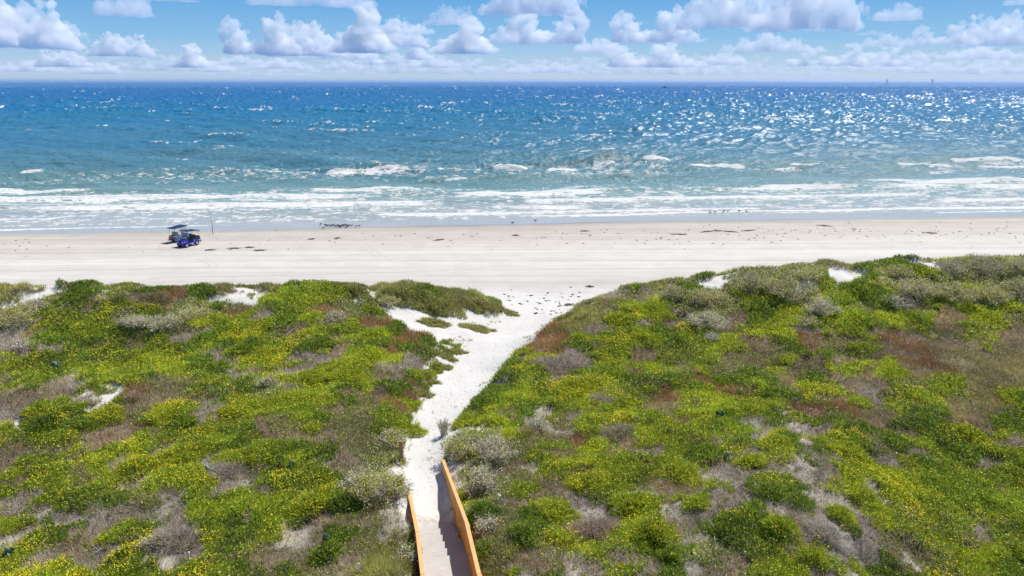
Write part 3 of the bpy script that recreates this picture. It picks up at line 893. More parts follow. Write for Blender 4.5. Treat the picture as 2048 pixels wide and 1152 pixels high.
# the swash runs up in shallow lobes
lobe = (fbm(SXr * .035, np.zeros_like(SX), 3, 501) - .5) * .07 + (fbm(SXr * .15, np.zeros_like(SX), 2, 503) - .5) * .018
Zs = Zs + chop * (.5 + gust)
Zs = SEA_Z + Zs + lobe * (1 - sstep(2, 12, ss)) + .012
Zs = np.where(RR > 3000, SEA_Z, Zs)
nr, ncol = SX.shape
idx = np.arange(nr * ncol).reshape(nr, ncol)
FS = np.stack([idx[:-1, :-1].ravel(), idx[:-1, 1:].ravel(), idx[1:, 1:].ravel(), idx[1:, :-1].ravel()], 1)
keep = (ss[:-1, :-1] > -7).ravel(); FS = FS[keep]
used = np.zeros(nr * ncol, bool); used[FS.ravel()] = True
remap = np.cumsum(used) - 1; FS = remap[FS]
sv = np.stack([SX.ravel(), SY.ravel(), Zs.ravel()], 1)[used]

sm, snt, sb = new_mat('sea_water'); N = NT(snt)
geo = N.n('ShaderNodeNewGeometry'); pos = geo.outputs['Position']
sepp = N.n('ShaderNodeSeparateXYZ'); N.l(pos, sepp.inputs['Vector'])
dist = N.math('SUBTRACT', N.math('SUBTRACT', sepp.outputs['Y'], N.math('MULTIPLY', sepp.outputs['X'], SHK)), WATERLINE)
afo = N.n('ShaderNodeAttribute', attribute_name='foam')
wander = N.noise(N.mapping(pos, (.004, .012, 0)), 1.0, 4)
lg = N.math('LOGARITHM', N.math('MAXIMUM', N.math('MULTIPLY', dist, N.maprange(wander, .3, .7, .75, 1.3)), 1.0), 10.0)
depthc = N.ramp(N.maprange(lg, 0.0, 4.0), [(0.0, (.36, .37, .37)), (.20, (.36, .39, .395)), (.30, (.28, .345, .35)), (.37, (.17, .30, .31)), (.44, (.085, .205, .245)), (.52, (.045, .170, .265)), (.64, (.014, .150, .30)), (.76, (.007, .115, .315)), (.88, (.008, .108, .33)), (1.0, (.012, .115, .33))])
# real cloudiness of the water: pale silty streaks near the bar
silt = N.noise(N.mapping(pos, (.02, .07, 0)), 1.0, 5, .6)
wc = N.mix(N.math('MULTIPLY', N.maprange(silt, .5, .72), N.maprange(lg, 1.5, 2.5, .34, .08)), depthc, (.16, .23, .19))
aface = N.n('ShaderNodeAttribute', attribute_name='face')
wc = N.mix(N.math('MULTIPLY', aface.outputs['Fac'], .36), wc, (.10, .125, .055))  # green-brown on wave fronts paints in the light passing through thin water
fnoise = N.noise(N.mapping(pos, (1.1, 2.2, 1.0)), 1.0, 6, .7)
fo = N.maprange(N.math('ADD', N.math('MULTIPLY', afo.outputs['Fac'], .95), N.math('MULTIPLY', N.math('SUBTRACT', fnoise, .5), 1.9)), .42, .80)
fo = N.math('MULTIPLY', fo, N.maprange(afo.outputs['Fac'], .03, .2))
N.l(N.mix(fo, wc, (.62, .63, .62)), sb.inputs['Base Color'])
N.l(N.math('MAXIMUM', N.math('MULTIPLY', fo, .8), N.math('MAXIMUM', N.maprange(lg, 1.0, 2.4, .12, .25), N.maprange(lg, 3.2, 3.6, .12, .55))), sb.inputs['Roughness'])
sb.inputs['IOR'].default_value = 1.333
N.l(N.maprange(fo, 0, 1, .38, .1), sb.inputs['Specular IOR Level'])
r1 = N.noise(N.mapping(pos, (.55, .95, 1)), 1.0, 5, .62)
r2 = N.noise(N.mapping(pos, (.085, .16, 1), (0, 0, .25)), 1.0, 4, .6)
hh = N.math('ADD', N.math('MULTIPLY', r1, N.math('MULTIPLY', N.maprange(lg, .3, 1.4, .10, .60), N.maprange(lg, 1.7, 2.4, 1.0, .25))), N.math('MULTIPLY', r2, N.maprange(lg, 1.6, 3.2, 0.0, .8)))
hh = N.math('ADD', hh, N.math('MULTIPLY', fo, .08))
bp = N.n('ShaderNodeBump'); bp.inputs['Strength'].default_value = 1.0; bp.inputs['Distance'].default_value = 1.0
N.l(hh, bp.inputs['Height']); N.l(bp.outputs['Normal'], sb.inputs['Normal'])
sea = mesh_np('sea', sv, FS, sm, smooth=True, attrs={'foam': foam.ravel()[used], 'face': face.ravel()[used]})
tag(sea, 'blue sea with white breakers rolling onto the beach', 'sea', kind='structure')
del sv, FS, foam, Zs, sig, crest_sig

# ------------------------------------------------------------------ sea air: a thin even haze lying over the water
hb = MB(); hb.box((0, 30800, 19.0), (126000, 62400, 52.0))
hm = bpy.data.materials.new('sea_haze'); hm.use_nodes = True; hm.node_tree.nodes.clear()
ho_ = hm.node_tree.nodes.new('ShaderNodeOutputMaterial'); hv = hm.node_tree.nodes.new('ShaderNodeVolumePrincipled')
hv.inputs['Color'].default_value = (.90, .95, 1, 1); hv.inputs['Density'].default_value = .00007; hv.inputs['Anisotropy'].default_value = .68
hm.node_tree.links.new(hv.outputs['Volume'], ho_.inputs['Volume']); hm.cycles.homogeneous_volume = True
haze = hb.build('haze', hm); tag(haze, 'thin bright sea haze paling the far water', 'haze', kind='stuff')
# ------------------------------------------------------------------ clouds: heaped puffs filled with scattering vapour
def ico(sub):
    bm = bmesh.new(); bmesh.ops.create_icosphere(bm, subdivisions=sub, radius=1.0)
    v = np.array([q.co[:] for q in bm.verts]); f = np.array([[q.index for q in p.verts] for p in bm.faces]); bm.free()
    return v, f
ICO2 = ico(2)


def vapour(name, dens, col=(1, .996, .988)):
    m = bpy.data.materials.new(name); m.use_nodes = True; nt = m.node_tree; nt.nodes.clear()
    out = nt.nodes.new('ShaderNodeOutputMaterial'); v = nt.nodes.new('ShaderNodeVolumeScatter')
    v.inputs['Color'].default_value = (*col, 1); v.inputs['Density'].default_value = dens; v.inputs['Anisotropy'].default_value = 0.0
    nt.links.new(v.outputs['Volume'], out.inputs['Volume'])
    m.cycles.homogeneous_volume = True
    return m


def cloud_mesh(name, seed, mat, towers, W_=1.0, voxel=.012, flat=.04):
    """a cumulus of unit width: towers = [(x, height, radius)], base near z = 0"""
    r = np.random.default_rng(seed); cs = []; rs = []
    for (tx, th_, tr) in towers:
        n1 = 9 + int(26 * th_ * tr * 10)
        for i in range(n1):
            u = r.random() ** .8                              # 0 base .. 1 top
            rad = tr * (1.0 - .62 * u) * r.uniform(.55, .95)
            a = r.uniform(0, 6.28); rho = tr * (1 - .55 * u) * math.sqrt(r.random()) * .95
            c = np.array([tx + math.cos(a) * rho * 1.25, math.sin(a) * rho * .8, max(rad * .55, u * th_ - rad * .4)])
            cs.append(c); rs.append(rad * .72)
            for k in range(9):                                  # cauliflower bumps
                d = r.normal(0, 1, 3); d[2] = abs(d[2]) * .9 - .15; d /= np.linalg.norm(d)
                q = rad * r.uniform(.16, .34)
                cs.append(c + d * rad * .70); rs.append(q)
                if k < 5:
                    d2 = d + r.normal(0, .5, 3); d2 /= np.linalg.norm(d2)
                    cs.append(c + d * rad * .70 + d2 * q * .9); rs.append(q * .5)
    base_c = np.array(cs); base_r = np.array(rs)
    for k in range(70):                                         # torn scraps drifting round the edges
        i = r.integers(0, len(base_c)); d = r.normal(0, 1, 3); d[1] *= .4; d[2] = d[2] * .7; d /= np.linalg.norm(d)
        q = base_c[i] + d * (base_r[i] + r.uniform(.005, .05)); q[2] = max(q[2], .012)
        for j in range(3):
            cs.append(q + r.normal(0, .012, 3)); rs.append(r.uniform(.009, .022))
    cs = np.array(cs); rs = np.array(rs)
    v0, f0 = ICO2
    V = (cs[:, None, :] + v0[None] * rs[:, None, None]).reshape(-1, 3)
    V[:, 2] = np.where(V[:, 2] < flat, flat - (flat - V[:, 2]) * .12, V[:, 2])
    F_ = (f0[None] + (np.arange(len(cs)) * len(v0))[:, None, None]).reshape(-1, 3)
    o = mesh_np(name, V, F_, None)
    md = o.modifiers.new('r', 'REMESH'); md.mode = 'VOXEL'; md.voxel_size = voxel; md.adaptivity = 0
    dg = bpy.context.evaluated_depsgraph_get()
    me = bpy.data.meshes.new_from_object(o.evaluated_get(dg))
    old = o.data; o.modifiers.clear(); o.data = me; bpy.data.meshes.remove(old); me.name = name
    n = len(me.vertices); co = np.empty(n * 3, np.float32); me.vertices.foreach_get('co', co); co = co.reshape(-1, 3)
    co[:, 0] += (fbm(co[:, 0] * 9 + seed, co[:, 2] * 9 + co[:, 1] * 5, 3, seed) - .5) * .035
    co[:, 2] += (fbm(co[:, 0] * 11 - seed, co[:, 2] * 11 + co[:, 1] * 6, 3, seed + 1) - .5) * .03
    me.vertices.foreach_set('co', co.ravel()); me.update()
    me.materials.clear(); me.materials.append(mat)
    return o


def place_cloud(o, px, base_py, wpx, hscale, D):
    """stand a cloud over the sea D metres out, its base at the height and width seen"""
    d = ray(px, base_py); f = D / d[1]
    p = np.array([0, 0, CAMZ]) + d * f
    w = wpx / FPX * (D / cp) * 1.0
    o.location = tuple(p)
    o.scale = (w, w * .8, w * hscale)
    o.rotation_euler = (0, 0, -math.atan2(d[0], d[1]))
    return o

VAP = [vapour('cloud_vapour', .0095), vapour('thin_cloud_vapour', .006), vapour('veil_vapour', .0032)]
proto = {}
SHAPES = {
    'heap': [(-.30, .22, .13), (-.12, .36, .16), (.06, .30, .17), (.24, .34, .13), (.38, .16, .10)],
    'twin': [(-.28, .34, .15), (-.05, .18, .15), (.18, .40, .16), (.36, .20, .12)],
    'tower': [(-.2, .26, .20), (.08, .62, .24), (.25, .34, .18), (-.38, .12, .11)],
    'slab': [(-.38, .10, .11), (-.2, .16, .13), (0, .20, .15), (.2, .17, .14), (.37, .10, .11)],
    'long': [(-.42, .12, .07), (-.28, .22, .09), (-.14, .15, .09), (0, .25, .10), (.13, .17, .09), (.27, .22, .09), (.41, .11, .07)],
    'small': [(-.22, .28, .22), (.12, .42, .26), (.34, .18, .15)],
}
for i, (nm, tw) in enumerate(SHAPES.items()):
    proto[nm] = cloud_mesh('cloud', 40 + i, VAP[0], tw, voxel=.008)
# (shape, pixel x, pixel y of the base, width in pixels, height factor, distance m, vapour, mirrored, label)
CLOUDS = [
    ('heap', 30, 108, 250, 1.15, 9000, 0, 0, 'big grey bottomed cloud cut off by the left edge of the photo'),
    ('small', 125, 62, 50, .9, 9500, 1, 0, 'faint wisp of cloud just right of the big left edge cloud'),
    ('heap', 128, 138, 105, .95, 15000, 0, 1, 'low cumulus under the big left edge cloud'),
    ('small', 246, 38, 100, 1.25, 7000, 0, 0, 'single white cloud alone at the top left cut off by the upper edge'),
    ('heap', 247, 118, 125, 1.05, 13000, 0, 0, 'domed cumulus below the single white cloud at top left'),
    ('tower', 378, 138, 85, .85, 15000, 0, 0, 'small cumulus with a round knob left of the long cloud bank'),
    ('slab', 350, 6, 90, .7, 6500, 1, 0, 'thin cloud edge hanging at the top between two left clouds'),
    ('slab', 630, 22, 230, 1.0, 6000, 0, 0, 'flat based cloud at the top edge over the long cloud bank'),
    ('twin', 520, 118, 150, 1.35, 12000, 0, 0, 'left end of the long white cloud bank'),
    ('heap', 610, 120, 150, 1.25, 12800, 0, 1, 'second heap from the left in the long white cloud bank'),
    ('tower', 722, 112, 130, 1.15, 12200, 0, 0, 'tallest heap of the long white cloud bank'),
    ('slab', 675, 124, 150, 1.1, 14500, 0, 1, 'low grey belly between the heaps of the long white cloud bank'),
    ('heap', 800, 100, 120, 1.1, 13000, 0, 0, 'rounded right shoulder of the long white cloud bank'),
    ('small', 590, 66, 60, .9, 11500, 1, 0, 'loose scrap of cloud above the second heap of the long bank'),
    ('slab', 860, 140, 120, 1.0, 16500, 1, 0, 'low pale cloud under the right end of the long bank'),
    ('small', 440, 146, 60, .8, 17500, 1, 1, 'tiny pale puff right of the knob cloud by the horizon'),
    ('small', 200, 150, 70, .8, 18000, 1, 0, 'tiny pale puff low on the left by the horizon'),
    ('slab', 60, 148, 110, 1.0, 18000, 1, 0, 'pale flat cloud low at the left edge by the horizon'),
    ('slab', 790, 74, 150, 1.0, 11000, 1, 0, 'soft cloud shoulder right of the tallest bank heap'),
    ('tower', 838, 122, 60, 1.1, 14000, 0, 1, 'narrow upright puff at the right foot of the long cloud bank'),
    ('heap', 905, 55, 110, 1.0, 9500, 1, 0, 'grey and white cloud above the bright round cloud near the centre'),
    ('tower', 925, 112, 135, .80, 11000, 0, 0, 'bright round cloud just left of the picture centre'),
    ('heap', 1065, 40, 200, 1.2, 7500, 0, 0, 'large cloud at the top centre with a flat grey belly'),
    ('twin', 1085, 96, 190, 1.0, 10000, 0, 1, 'wide cloud under the top centre cloud with a dark blue hollow'),
    ('small', 1190, 108, 90, .75, 12000, 0, 0, 'small white puff right of the cloud with the dark hollow'),
    ('twin', 1300, 92, 170, 1.0, 11000, 0, 0, 'loose two humped cloud left of the great right hand cloud'),
    ('heap', 1440, 68, 180, 1.55, 8000, 0, 1, 'left hump of the great white cloud on the upper right'),
    ('heap', 1605, 76, 215, 1.65, 8000, 0, 0, 'main bulging part of the great white cloud on the upper right'),
    ('slab', 1370, 88, 70, 1.0, 10000, 1, 1, 'little flat cloud tucked below the great right hand cloud'),
    ('slab', 1530, 112, 160, 1.2, 12000, 0, 0, 'broad flat cloud lying under the great right hand cloud'),
    ('small', 1455, 132, 75, .8, 14500, 0, 1, 'round white puff low below the great right hand cloud'),
    ('small', 1790, 45, 85, .95, 8500, 1, 0, 'grey cloud between the great cloud and the right edge group'),
    ('slab', 1745, 72, 60, .8, 9500, 1, 1, 'flat scrap of cloud below the grey cloud on the right'),
    ('slab', 1770, 98, 120, 1.0, 12000, 0, 0, 'long low cloud left of the right edge group'),
    ('small', 1825, 122, 50, .9, 14000, 0, 0, 'tiny bright puff under the long low cloud on the right'),
    ('twin', 1880, 94, 110, 1.0, 9500, 0, 0, 'left cloud of the right edge group'),
    ('heap', 1990, 100, 150, 1.25, 9500, 0, 1, 'big sloping cloud touching the right edge'),
    ('small', 2040, 12, 60, .8, 7000, 1, 0, 'corner cloud at the top right of the photo'),
    ('twin', 1290, 140, 170, .75, 17000, 1, 0, 'low row of puffs over the horizon left of the boat'),
    ('slab', 1380, 138, 90, 1.0, 17000, 1, 1, 'pale puff over the horizon above the boat'),
    ('small', 1035, 150, 50, .9, 18000, 1, 0, 'tiny puff over the horizon at the middle'),
    ('slab', 1110, 148, 90, 1.1, 18500, 1, 0, 'small flat puff over the horizon right of the middle'),
    ('twin', 760, 132, 90, .8, 16000, 0, 1, 'small rounded cloud in front of the bank foot'),
    ('slab', 690, 140, 80, 1.0, 17000, 1, 0, 'low puff under the heaped middle of the bank'),
    ('slab', 560, 142, 120, .9, 17500, 1, 1, 'low streak under the left end of the bank'),
    ('slab', 480, 132, 110, .8, 16000, 1, 0, 'grey low cloud between the knob cloud and the bank'),
    ('long', 1700, 140, 240, .75, 18000, 1, 0, 'hazy low row of clouds left of the two platforms'),
    ('slab', 1960, 124, 150, .9, 15000, 1, 1, 'pale low cloud under the right edge group'),
]
used_shape = set()
for (nm, px, by, wpx, hs, Dm, vi, mir, lab) in CLOUDS:
    if nm in used_shape:
        o = proto[nm].copy(); COL.objects.link(o)
    else:
        o = proto[nm]; used_shape.add(nm)
    place_cloud(o, px, by, wpx, hs, Dm)
    if mir: o.rotation_euler.z += math.pi
    if vi:
        o.material_slots[0].link = 'OBJECT'; o.material_slots[0].material = VAP[vi]
    tag(o, lab, 'cloud', 'cumulus clouds over the sea')
# far-off rows of cloud that melt into one pale band over the horizon
fv = []; ff = []; nv = 0
rc = np.random.default_rng(77)
src = proto['long'].data; n = len(src.vertices); co = np.empty(n * 3, np.float32); src.vertices.foreach_get('co', co); co = co.reshape(-1, 3)
src.calc_loop_triangles(); nf = len(src.loop_triangles); tri = np.empty(nf * 3, np.int32); src.loop_triangles.foreach_get('vertices', tri); tri = tri.reshape(-1, 3)
pxs = np.arange(-60, 2120, 118.0) + rc.uniform(-24, 24, 19)
for q in pxs:
    by = rc.uniform(146, 157); D = rc.uniform(26000, 34000); d = ray(q, by); p = np.array([0, 0, CAMZ]) + d * (D / d[1])
    w = rc.uniform(150, 250) / FPX * D / cp; a = -math.atan2(d[0], d[1])
    s = np.array([w, w * .5, w * rc.uniform(.4, .9)])
    c = co * s; R_ = np.array([[math.cos(a), -math.sin(a), 0], [math.sin(a), math.cos(a), 0], [0, 0, 1]])
    fv.append(c @ R_.T + p); 
    ff.append(tri + nv); nv += n
o = mesh_np('cloud_bank', np.concatenate(fv), np.concatenate(ff), VAP[2])
tag(o, 'pale band of far-off clouds melting together just above the horizon', 'cloud bank', kind='stuff')
# ------------------------------------------------------------------ timber walls and steps of the beach walk
def wood(name, col, var=.25, scale=(9, 9, .8), rough=.65, zgrain=True):
    m, nt, b = new_mat(name); N = NT(nt)
    tc = N.n('ShaderNodeTexCoord')
    g = N.noise(N.mapping(tc.outputs['Object'], scale), 3.0, 6, .65)
    k = N.noise(tc.outputs['Object'], 2.2, 3, .5)
    gi = N.n('ShaderNodeNewGeometry')                        # every board has its own tone
    f = N.math('ADD', N.math('MULTIPLY', g, .45), N.math('ADD', N.math('MULTIPLY', k, .25), N.maprange(gi.outputs['Random Per Island'], 0, 1, .03, .30)))
    N.l(N.ramp(N.maprange(f, .3, .7), [(0, tuple(c * (1 - var) for c in col)), (.5, col), (1, tuple(min(1, c * (1 + var)) for c in col))]), b.inputs['Base Color'])
    b.inputs['Roughness'].default_value = rough; b.inputs['Specular IOR Level'].default_value = .25
    bp = N.n('ShaderNodeBump'); bp.inputs['Strength'].default_value = .3; bp.inputs['Distance'].default_value = .01
    N.l(g, bp.inputs['Height']); N.l(bp.outputs['Normal'], b.inputs['Normal'])
    return m
M_plank = wood('stained_boards', (.68, .315, .075), .25)
M_cap = wood('stained_cap', (.62, .37, .15), .16, (3, 3, 3))
M_oldwood = wood('weathered_post_wood', (.26, .17, .115), .3)
M_grey = wood('grey_treads', (.415, .405, .39), .22, (1.2, 4, 2), .9)


def seg_frames(line):
    out = []
    for (a, b) in zip(line[:-1], line[1:]):
        a = Vector((*a, 0)); b = Vector((*b, 0)); d = (b - a); L = d.length; d.normalize()
        out.append((a, d, L, Vector((-d.y, d.x, 0))))
    return out


def timber_wall(line, tops, bots, side, label, capw):
    """line: plan points of the inner face; side = +1 when the boards stand to the left of the line"""
    root = empty('timber_wall', (line[1][0], line[1][1], bots[1]), 0, label, 'timber wall')
    o0 = Vector(root.location); rnd = random.Random(len(line))
    mb = MB(); mp = MB(); caps = []
    for i, (a, d, L, nrm) in enumerate(seg_frames(line)):
        n = max(1, int(L / .145)); w = L / n; ang = math.atan2(d.y, d.x)
        z0a, z0b, z1a, z1b = bots[i], bots[i + 1], tops[i], tops[i + 1]
        for k in range(n):
            t = (k + .5) / n
            top = z1a + (z1b - z1a) * t; bot = z0a + (z0b - z0a) * t
            c = a + d * (t * L) + nrm * side * (.019 + rnd.uniform(-.004, .004))
            h = top - bot - .02
            mb.box(Vector((c.x, c.y, bot + h / 2)) - o0, (w - .016, .034, h), Euler((0, 0, ang)))
        # backing rails and posts on the outer side
        np_ = max(2, int(L / 1.6) + 1)
        for k in range(np_):
            t = k / (np_ - 1) * .96 + .02
            top = z1a + (z1b - z1a) * t; bot = z0a + (z0b - z0a) * t
            c = a + d * (t * L) + nrm * side * .085
            mp.box(Vector((c.x, c.y, (bot + top) / 2 - .25)) - o0, (.09, .09, top - bot + .35), Euler((0, 0, ang)))
        for fz in (.28, .85):
            p0 = a + nrm * side * .054; p1 = a + d * L + nrm * side * .054
            za = z0a + (z1a - z0a) * fz; zb = z0b + (z1b - z0b) * fz
            mid = (p0 + p1) / 2; mid.z = (za + zb) / 2
            mp.box(mid - o0, (math.hypot(L, zb - za) - .02, .03, .10), Euler((0, -math.atan2(zb - za, L), ang)))
        mc = MB(); sl = math.atan2(z1b - z1a, L)
        mid = a + d * (L / 2) + nrm * side * (capw / 2 - .035); mid.z = (z1a + z1b) / 2 + .018
        mc.box(mid - o0, (math.hypot(L, z1b - z1a) - .012, capw, .036), Euler((0, -sl, ang)), bevel=.005)
        caps.append(mc)
    mb.build('board_panel', M_plank, root); mp.build('post_frame', M_plank, root)
    for mc in caps: mc.build('cap_rail', M_cap, root)
    return root
timber_wall(WALL_R, [4.3, 4.3, 4.28, 2.78], [2.6, 2.6, 2.55, 1.85], -1, 'taller orange timber wall along the right side of the steps and sandy path', .125)
timber_wall(WALL_L[:4], [4.3, 4.3, 4.28, 2.86], [2.6, 2.6, 2.55, 2.0], 1, 'half buried orange timber wall along the left side of the steps', .125)
# steps: landing and five treads, each a slab
rootst = empty('beach_steps', (-2.2, 19.0, 2.4), math.radians(16.0), 'grey steps going down between the two orange walls to the sand', 'steps')
for k in range(6):
    mbx = MB()
    if k == 0:
        mbx.box((0, -3.35, .78), (1.62, 6.7, .12), bevel=.008); nm = 'landing'
    else:
        mbx.box((0.0, .58 * (k - 1) + .29, .78 - .15 * k), (1.62 - .012 * k, .575, .12), bevel=.008)
        mbx.box((0.0, .58 * (k - 1) + .024, .78 - .15 * k + .088), (1.60 - .012 * k, .03, .05)); nm = 'tread'
    mbx.build(nm, M_grey, rootst)
# lone posts
def post(px, py, h, r, mat, label, cat, name, lean=0.0):
    g = on_ground(px, py); root = empty(name, (g[0], g[1], g[2] - .1), 0, label, cat)
    m = MB(); m.box((0, 0, h / 2), (r, r, h + .1), Euler((0, lean, .2)), bevel=r * .08); m.build('shaft', mat, root)
    m = MB(); m.box((lean * h * .98, 0, h + .065), (r * .9, r * .9, .03), Euler((0, lean, .2)), bevel=r * .1); m.build('post_top', mat, root)
    return root
post(803, 921, .95, .15, M_oldwood, 'brown wooden post standing at the left edge of the sandy path', 'post', 'wooden_post')
M_white = simple('white_paint', (.78, .77, .74), .5)
post(719, 1150, .42, .045, M_white, 'short white marker stake left of the steps near the bottom edge', 'stake', 'marker_stake')
post(378, 1122, .36, .05, M_white, 'short white marker stake beside the brown dead thicket on the left', 'stake', 'marker_stake', .12)
post(1004, 1008, .40, .06, M_white, 'leaning white marker stake in the bushes right of the orange wall', 'stake', 'marker_stake', -.3)

# ------------------------------------------------------------------ beach buggies
M_navy = simple('navy_canvas', (.012, .03, .09), .65, spec=.2, noise=.25, nscale=2.5)
M_blue = simple('royal_blue_paint', (.022, .018, .42), .22, spec=.6)
M_sky = simple('light_blue_paint', (.11, .22, .46), .25, spec=.6)
M_black = simple('black_rubber', (.018, .018, .02), .75, noise=.2)
M_seat = simple('black_vinyl', (.022, .022, .026), .5)
M_cream = simple('cream_vinyl', (.36, .35, .29), .55)
M_rim = simple('silver_rim', (.62, .62, .63), .3, metal=.7)
M_lens = simple('lamp_glass', (.85, .85, .83), .12, spec=.7)
M_red = simple('red_lens', (.70, .03, .012), .35)
M_steel = simple('dark_tube', (.05, .05, .055), .4, metal=.5)
gm_, gnt_, gb_ = new_mat('clear_windscreen'); gb_.inputs['Transmission Weight'].default_value = .9; gb_.inputs['Roughness'].default_value = .03; gb_.inputs['IOR'].default_value = 1.1; gb_.inputs['Base Color'].default_value = (.85, .9, .9, 1)
M_glass = gm_


def buggy(pos, rz, paint, seatm, label, rear_thing, tilt):
    """x forward; 2.5 m long, 1.25 m wide"""
    root = empty('golf_buggy', pos, rz, label, 'golf buggy')
    # body: tub with a sloping nose, sculpted along its length
    m = MB()
    m.prism([(-1.12, .34), (1.05, .34), (1.30, .42), (1.34, .62), (1.22, .80), (.62, .98), (.52, .98), (.44, .46), (-.22, .46), (-.30, .74), (-1.06, .80), (-1.20, .62)], -.50, .50, bevel=.045)
    m.build('body', paint, root, smooth=False)
    for sy in (-1, 1):                                       # wheel arches
        for sx, r in ((.84, .36), (-.74, .36)):
            f = MB(); pts = []
            for k in range(9):
                a = math.radians(-6 + 192 * k / 8); pts.append((sx + math.cos(a) * r, .30 + math.sin(a) * r))
            inner = [(sx + (x - sx) * .86, .30 + (z - .30) * .86) for x, z in reversed(pts)]
            f.prism(pts + inner, sy * .40, sy * .64, bevel=.008); f.build('fender', paint, root)
    m = MB(); m.box((0.1, 0, .37), (1.5, 1.04, .05), bevel=.01); m.build('floor_pan', M_black, root)
    m = MB(); m.box((-.42, 0, .84), (.52, 1.02, .13), bevel=.04); m.build('seat', seatm, root)
    m = MB(); m.box((-.72, 0, 1.10), (.11, 1.02, .46), Euler((0, -.16, 0)), bevel=.04); m.build('backrest', seatm, root)
    m = MB(); m.box((-1.12, 0, .84), (.44, 1.0, .12), bevel=.04); m.build('rear_seat', seatm, root)
    m = MB(); m.box((-.86, 0, 1.08), (.10, 1.0, .40), Euler((0, .12, 0)), bevel=.04); m.build('rear_backrest', seatm, root)
    m = MB(); m.box((-1.52, 0, .40), (.36, .92, .05), bevel=.012); m.build('rear_step', M_steel, root)
    for sx, zt in ((.50, .98), (-1.16, .80)):
        for sy in (-.5, .5):
            p = MB(); top = Vector((sx - .12 if sx > 0 else sx + .06, sy * .98, 1.84 + tilt * (sx))); p.tube([(sx, sy, zt - .1), (sx - .04, sy, 1.4), top], .020, 8); p.build('roof_post', M_steel, root)
    r = MB(); r.box((-.34, 0, 1.88), (2.05, 1.34, .055), Euler((0, -tilt, 0)), bevel=.024); rf = r.build('roof', M_navy, root)
    r = MB()
    for sy in (-.62, .62): r.tube([(.62, sy, 1.915 + tilt * .96), (-1.30, sy, 1.915 - tilt * .96)], .022, 8)
    r.build('roof_gutter', M_navy, rf)
    m = MB(); m.box((.46, 0, 1.38), (.012, .98, .80), Euler((0, -.13, 0))); w_ = m.build('windscreen', M_glass, root)
    m = MB(); m.box((.463, 0, 1.39), (.022, 1.0, .022), Euler((0, -.13, 0))); m.build('hinge_bar', M_steel, w_)
    m = MB(); m.tube([(.50, .24, .92), (.24, .24, 1.06)], .018, 8); st = m.build('steering_column', M_steel, root)
    m = MB(); ring = [Vector((.24, .24, 1.06)) + Euler((0, -.95, 0)).to_matrix() @ Vector((math.cos(a) * .17, math.sin(a) * .17, 0)) for a in np.linspace(0, 2 * math.pi, 17)]
    m.tube(ring, .014, 6, cap=False); m.build('steering_wheel', M_black, st)
    for sx, sy in ((.84, .50), (.84, -.50), (-.74, .50), (-.74, -.50)):
        M = Matrix.Translation((sx, sy * 1.06 + (-.11 if sy < 0 else -.11) * 0, .29)) @ Euler((math.pi / 2 * (-1 if sy > 0 else 1), 0, 0)).to_matrix().to_4x4()
        t = MB(); t.lathe([(.16, -.10), (.25, -.105), (.285, -.075), (.29, 0), (.285, .075), (.25, .105), (.16, .10)], 22, M)
        for k in range(16):
            a = 2 * math.pi * k / 16; t.box(M @ Vector((math.cos(a) * .288, math.sin(a) * .288, 0)), (.03, .16, .03), (M @ Euler((0, 0, a)).to_matrix().to_4x4()).to_euler())
        wh = t.build('wheel', M_black, root)
        q = MB(); q.lathe([(.165, -.09), (.165, .085), (.13, .112), (.05, .10), (.04, .125)], 18, M); q.build('rim', M_rim, wh)
    for sy in (-.36, .36):
        h = MB(); h.ball((1.265, sy, .66), .105, 2, (.55, 1, 1)); h.build('headlight', M_lens, root)
    b = MB(); b.tube([(1.30, -.54, .38), (1.40, -.50, .40), (1.40, .50, .40), (1.30, .54, .38)], .032, 8); b.build('front_bumper', M_steel, root)
    for sy in (-.40, .40):
        h = MB(); h.box((-1.205, sy, .62), (.03, .14, .08), bevel=.008); h.build('tail_light', M_red, root)
    if rear_thing:
        tr = MB(); c0 = Vector((-1.44, .22, .62))
        pts = [(math.cos(a) * .22, math.sin(a) * .22) for a in (math.pi / 2, math.pi * 7 / 6, math.pi * 11 / 6)]
        tr.prism([(x * 0 + c0.x, z) for x, z in []] or [(c0.x - .012, c0.z - .2), (c0.x + .012, c0.z - .2), (c0.x + .012, c0.z + .2), (c0.x - .012, c0.z + .2)], c0.y - .21, c0.y + .21)
        tr.build('warning_plate', M_red, root)
    else:
        s_ = MB(); s_.tube([(1.1, .5, .86), (.95, .56, .60), (.5, .57, .42), (-.3, .57, .42), (-.5, .56, .74)], .016, 6); s_.tube([(1.1, -.5, .86), (.95, -.56, .60), (.5, -.57, .42), (-.3, -.57, .42), (-.5, -.56, .74)], .016, 6)
        s_.build('side_stripe', M_lens, root)
    root.scale = (.93, .93, .93)
    return root


def bz(x, y): return float(beach_z(x, y))
p2 = on_ground(378, 492); p1 = on_ground(357, 484)
buggy((p2[0], p2[1], bz(p2[0], p2[1])), math.radians(-112), M_blue, M_seat, 'royal blue golf buggy with navy roof facing the dunes nearest the camera', False, .10)
buggy((p1[0] + .1, p1[1] + .6, bz(p1[0], p1[1])), math.radians(62), M_sky, M_cream, 'light blue golf buggy with red plate at its back parked behind the royal blue one', True, .05)
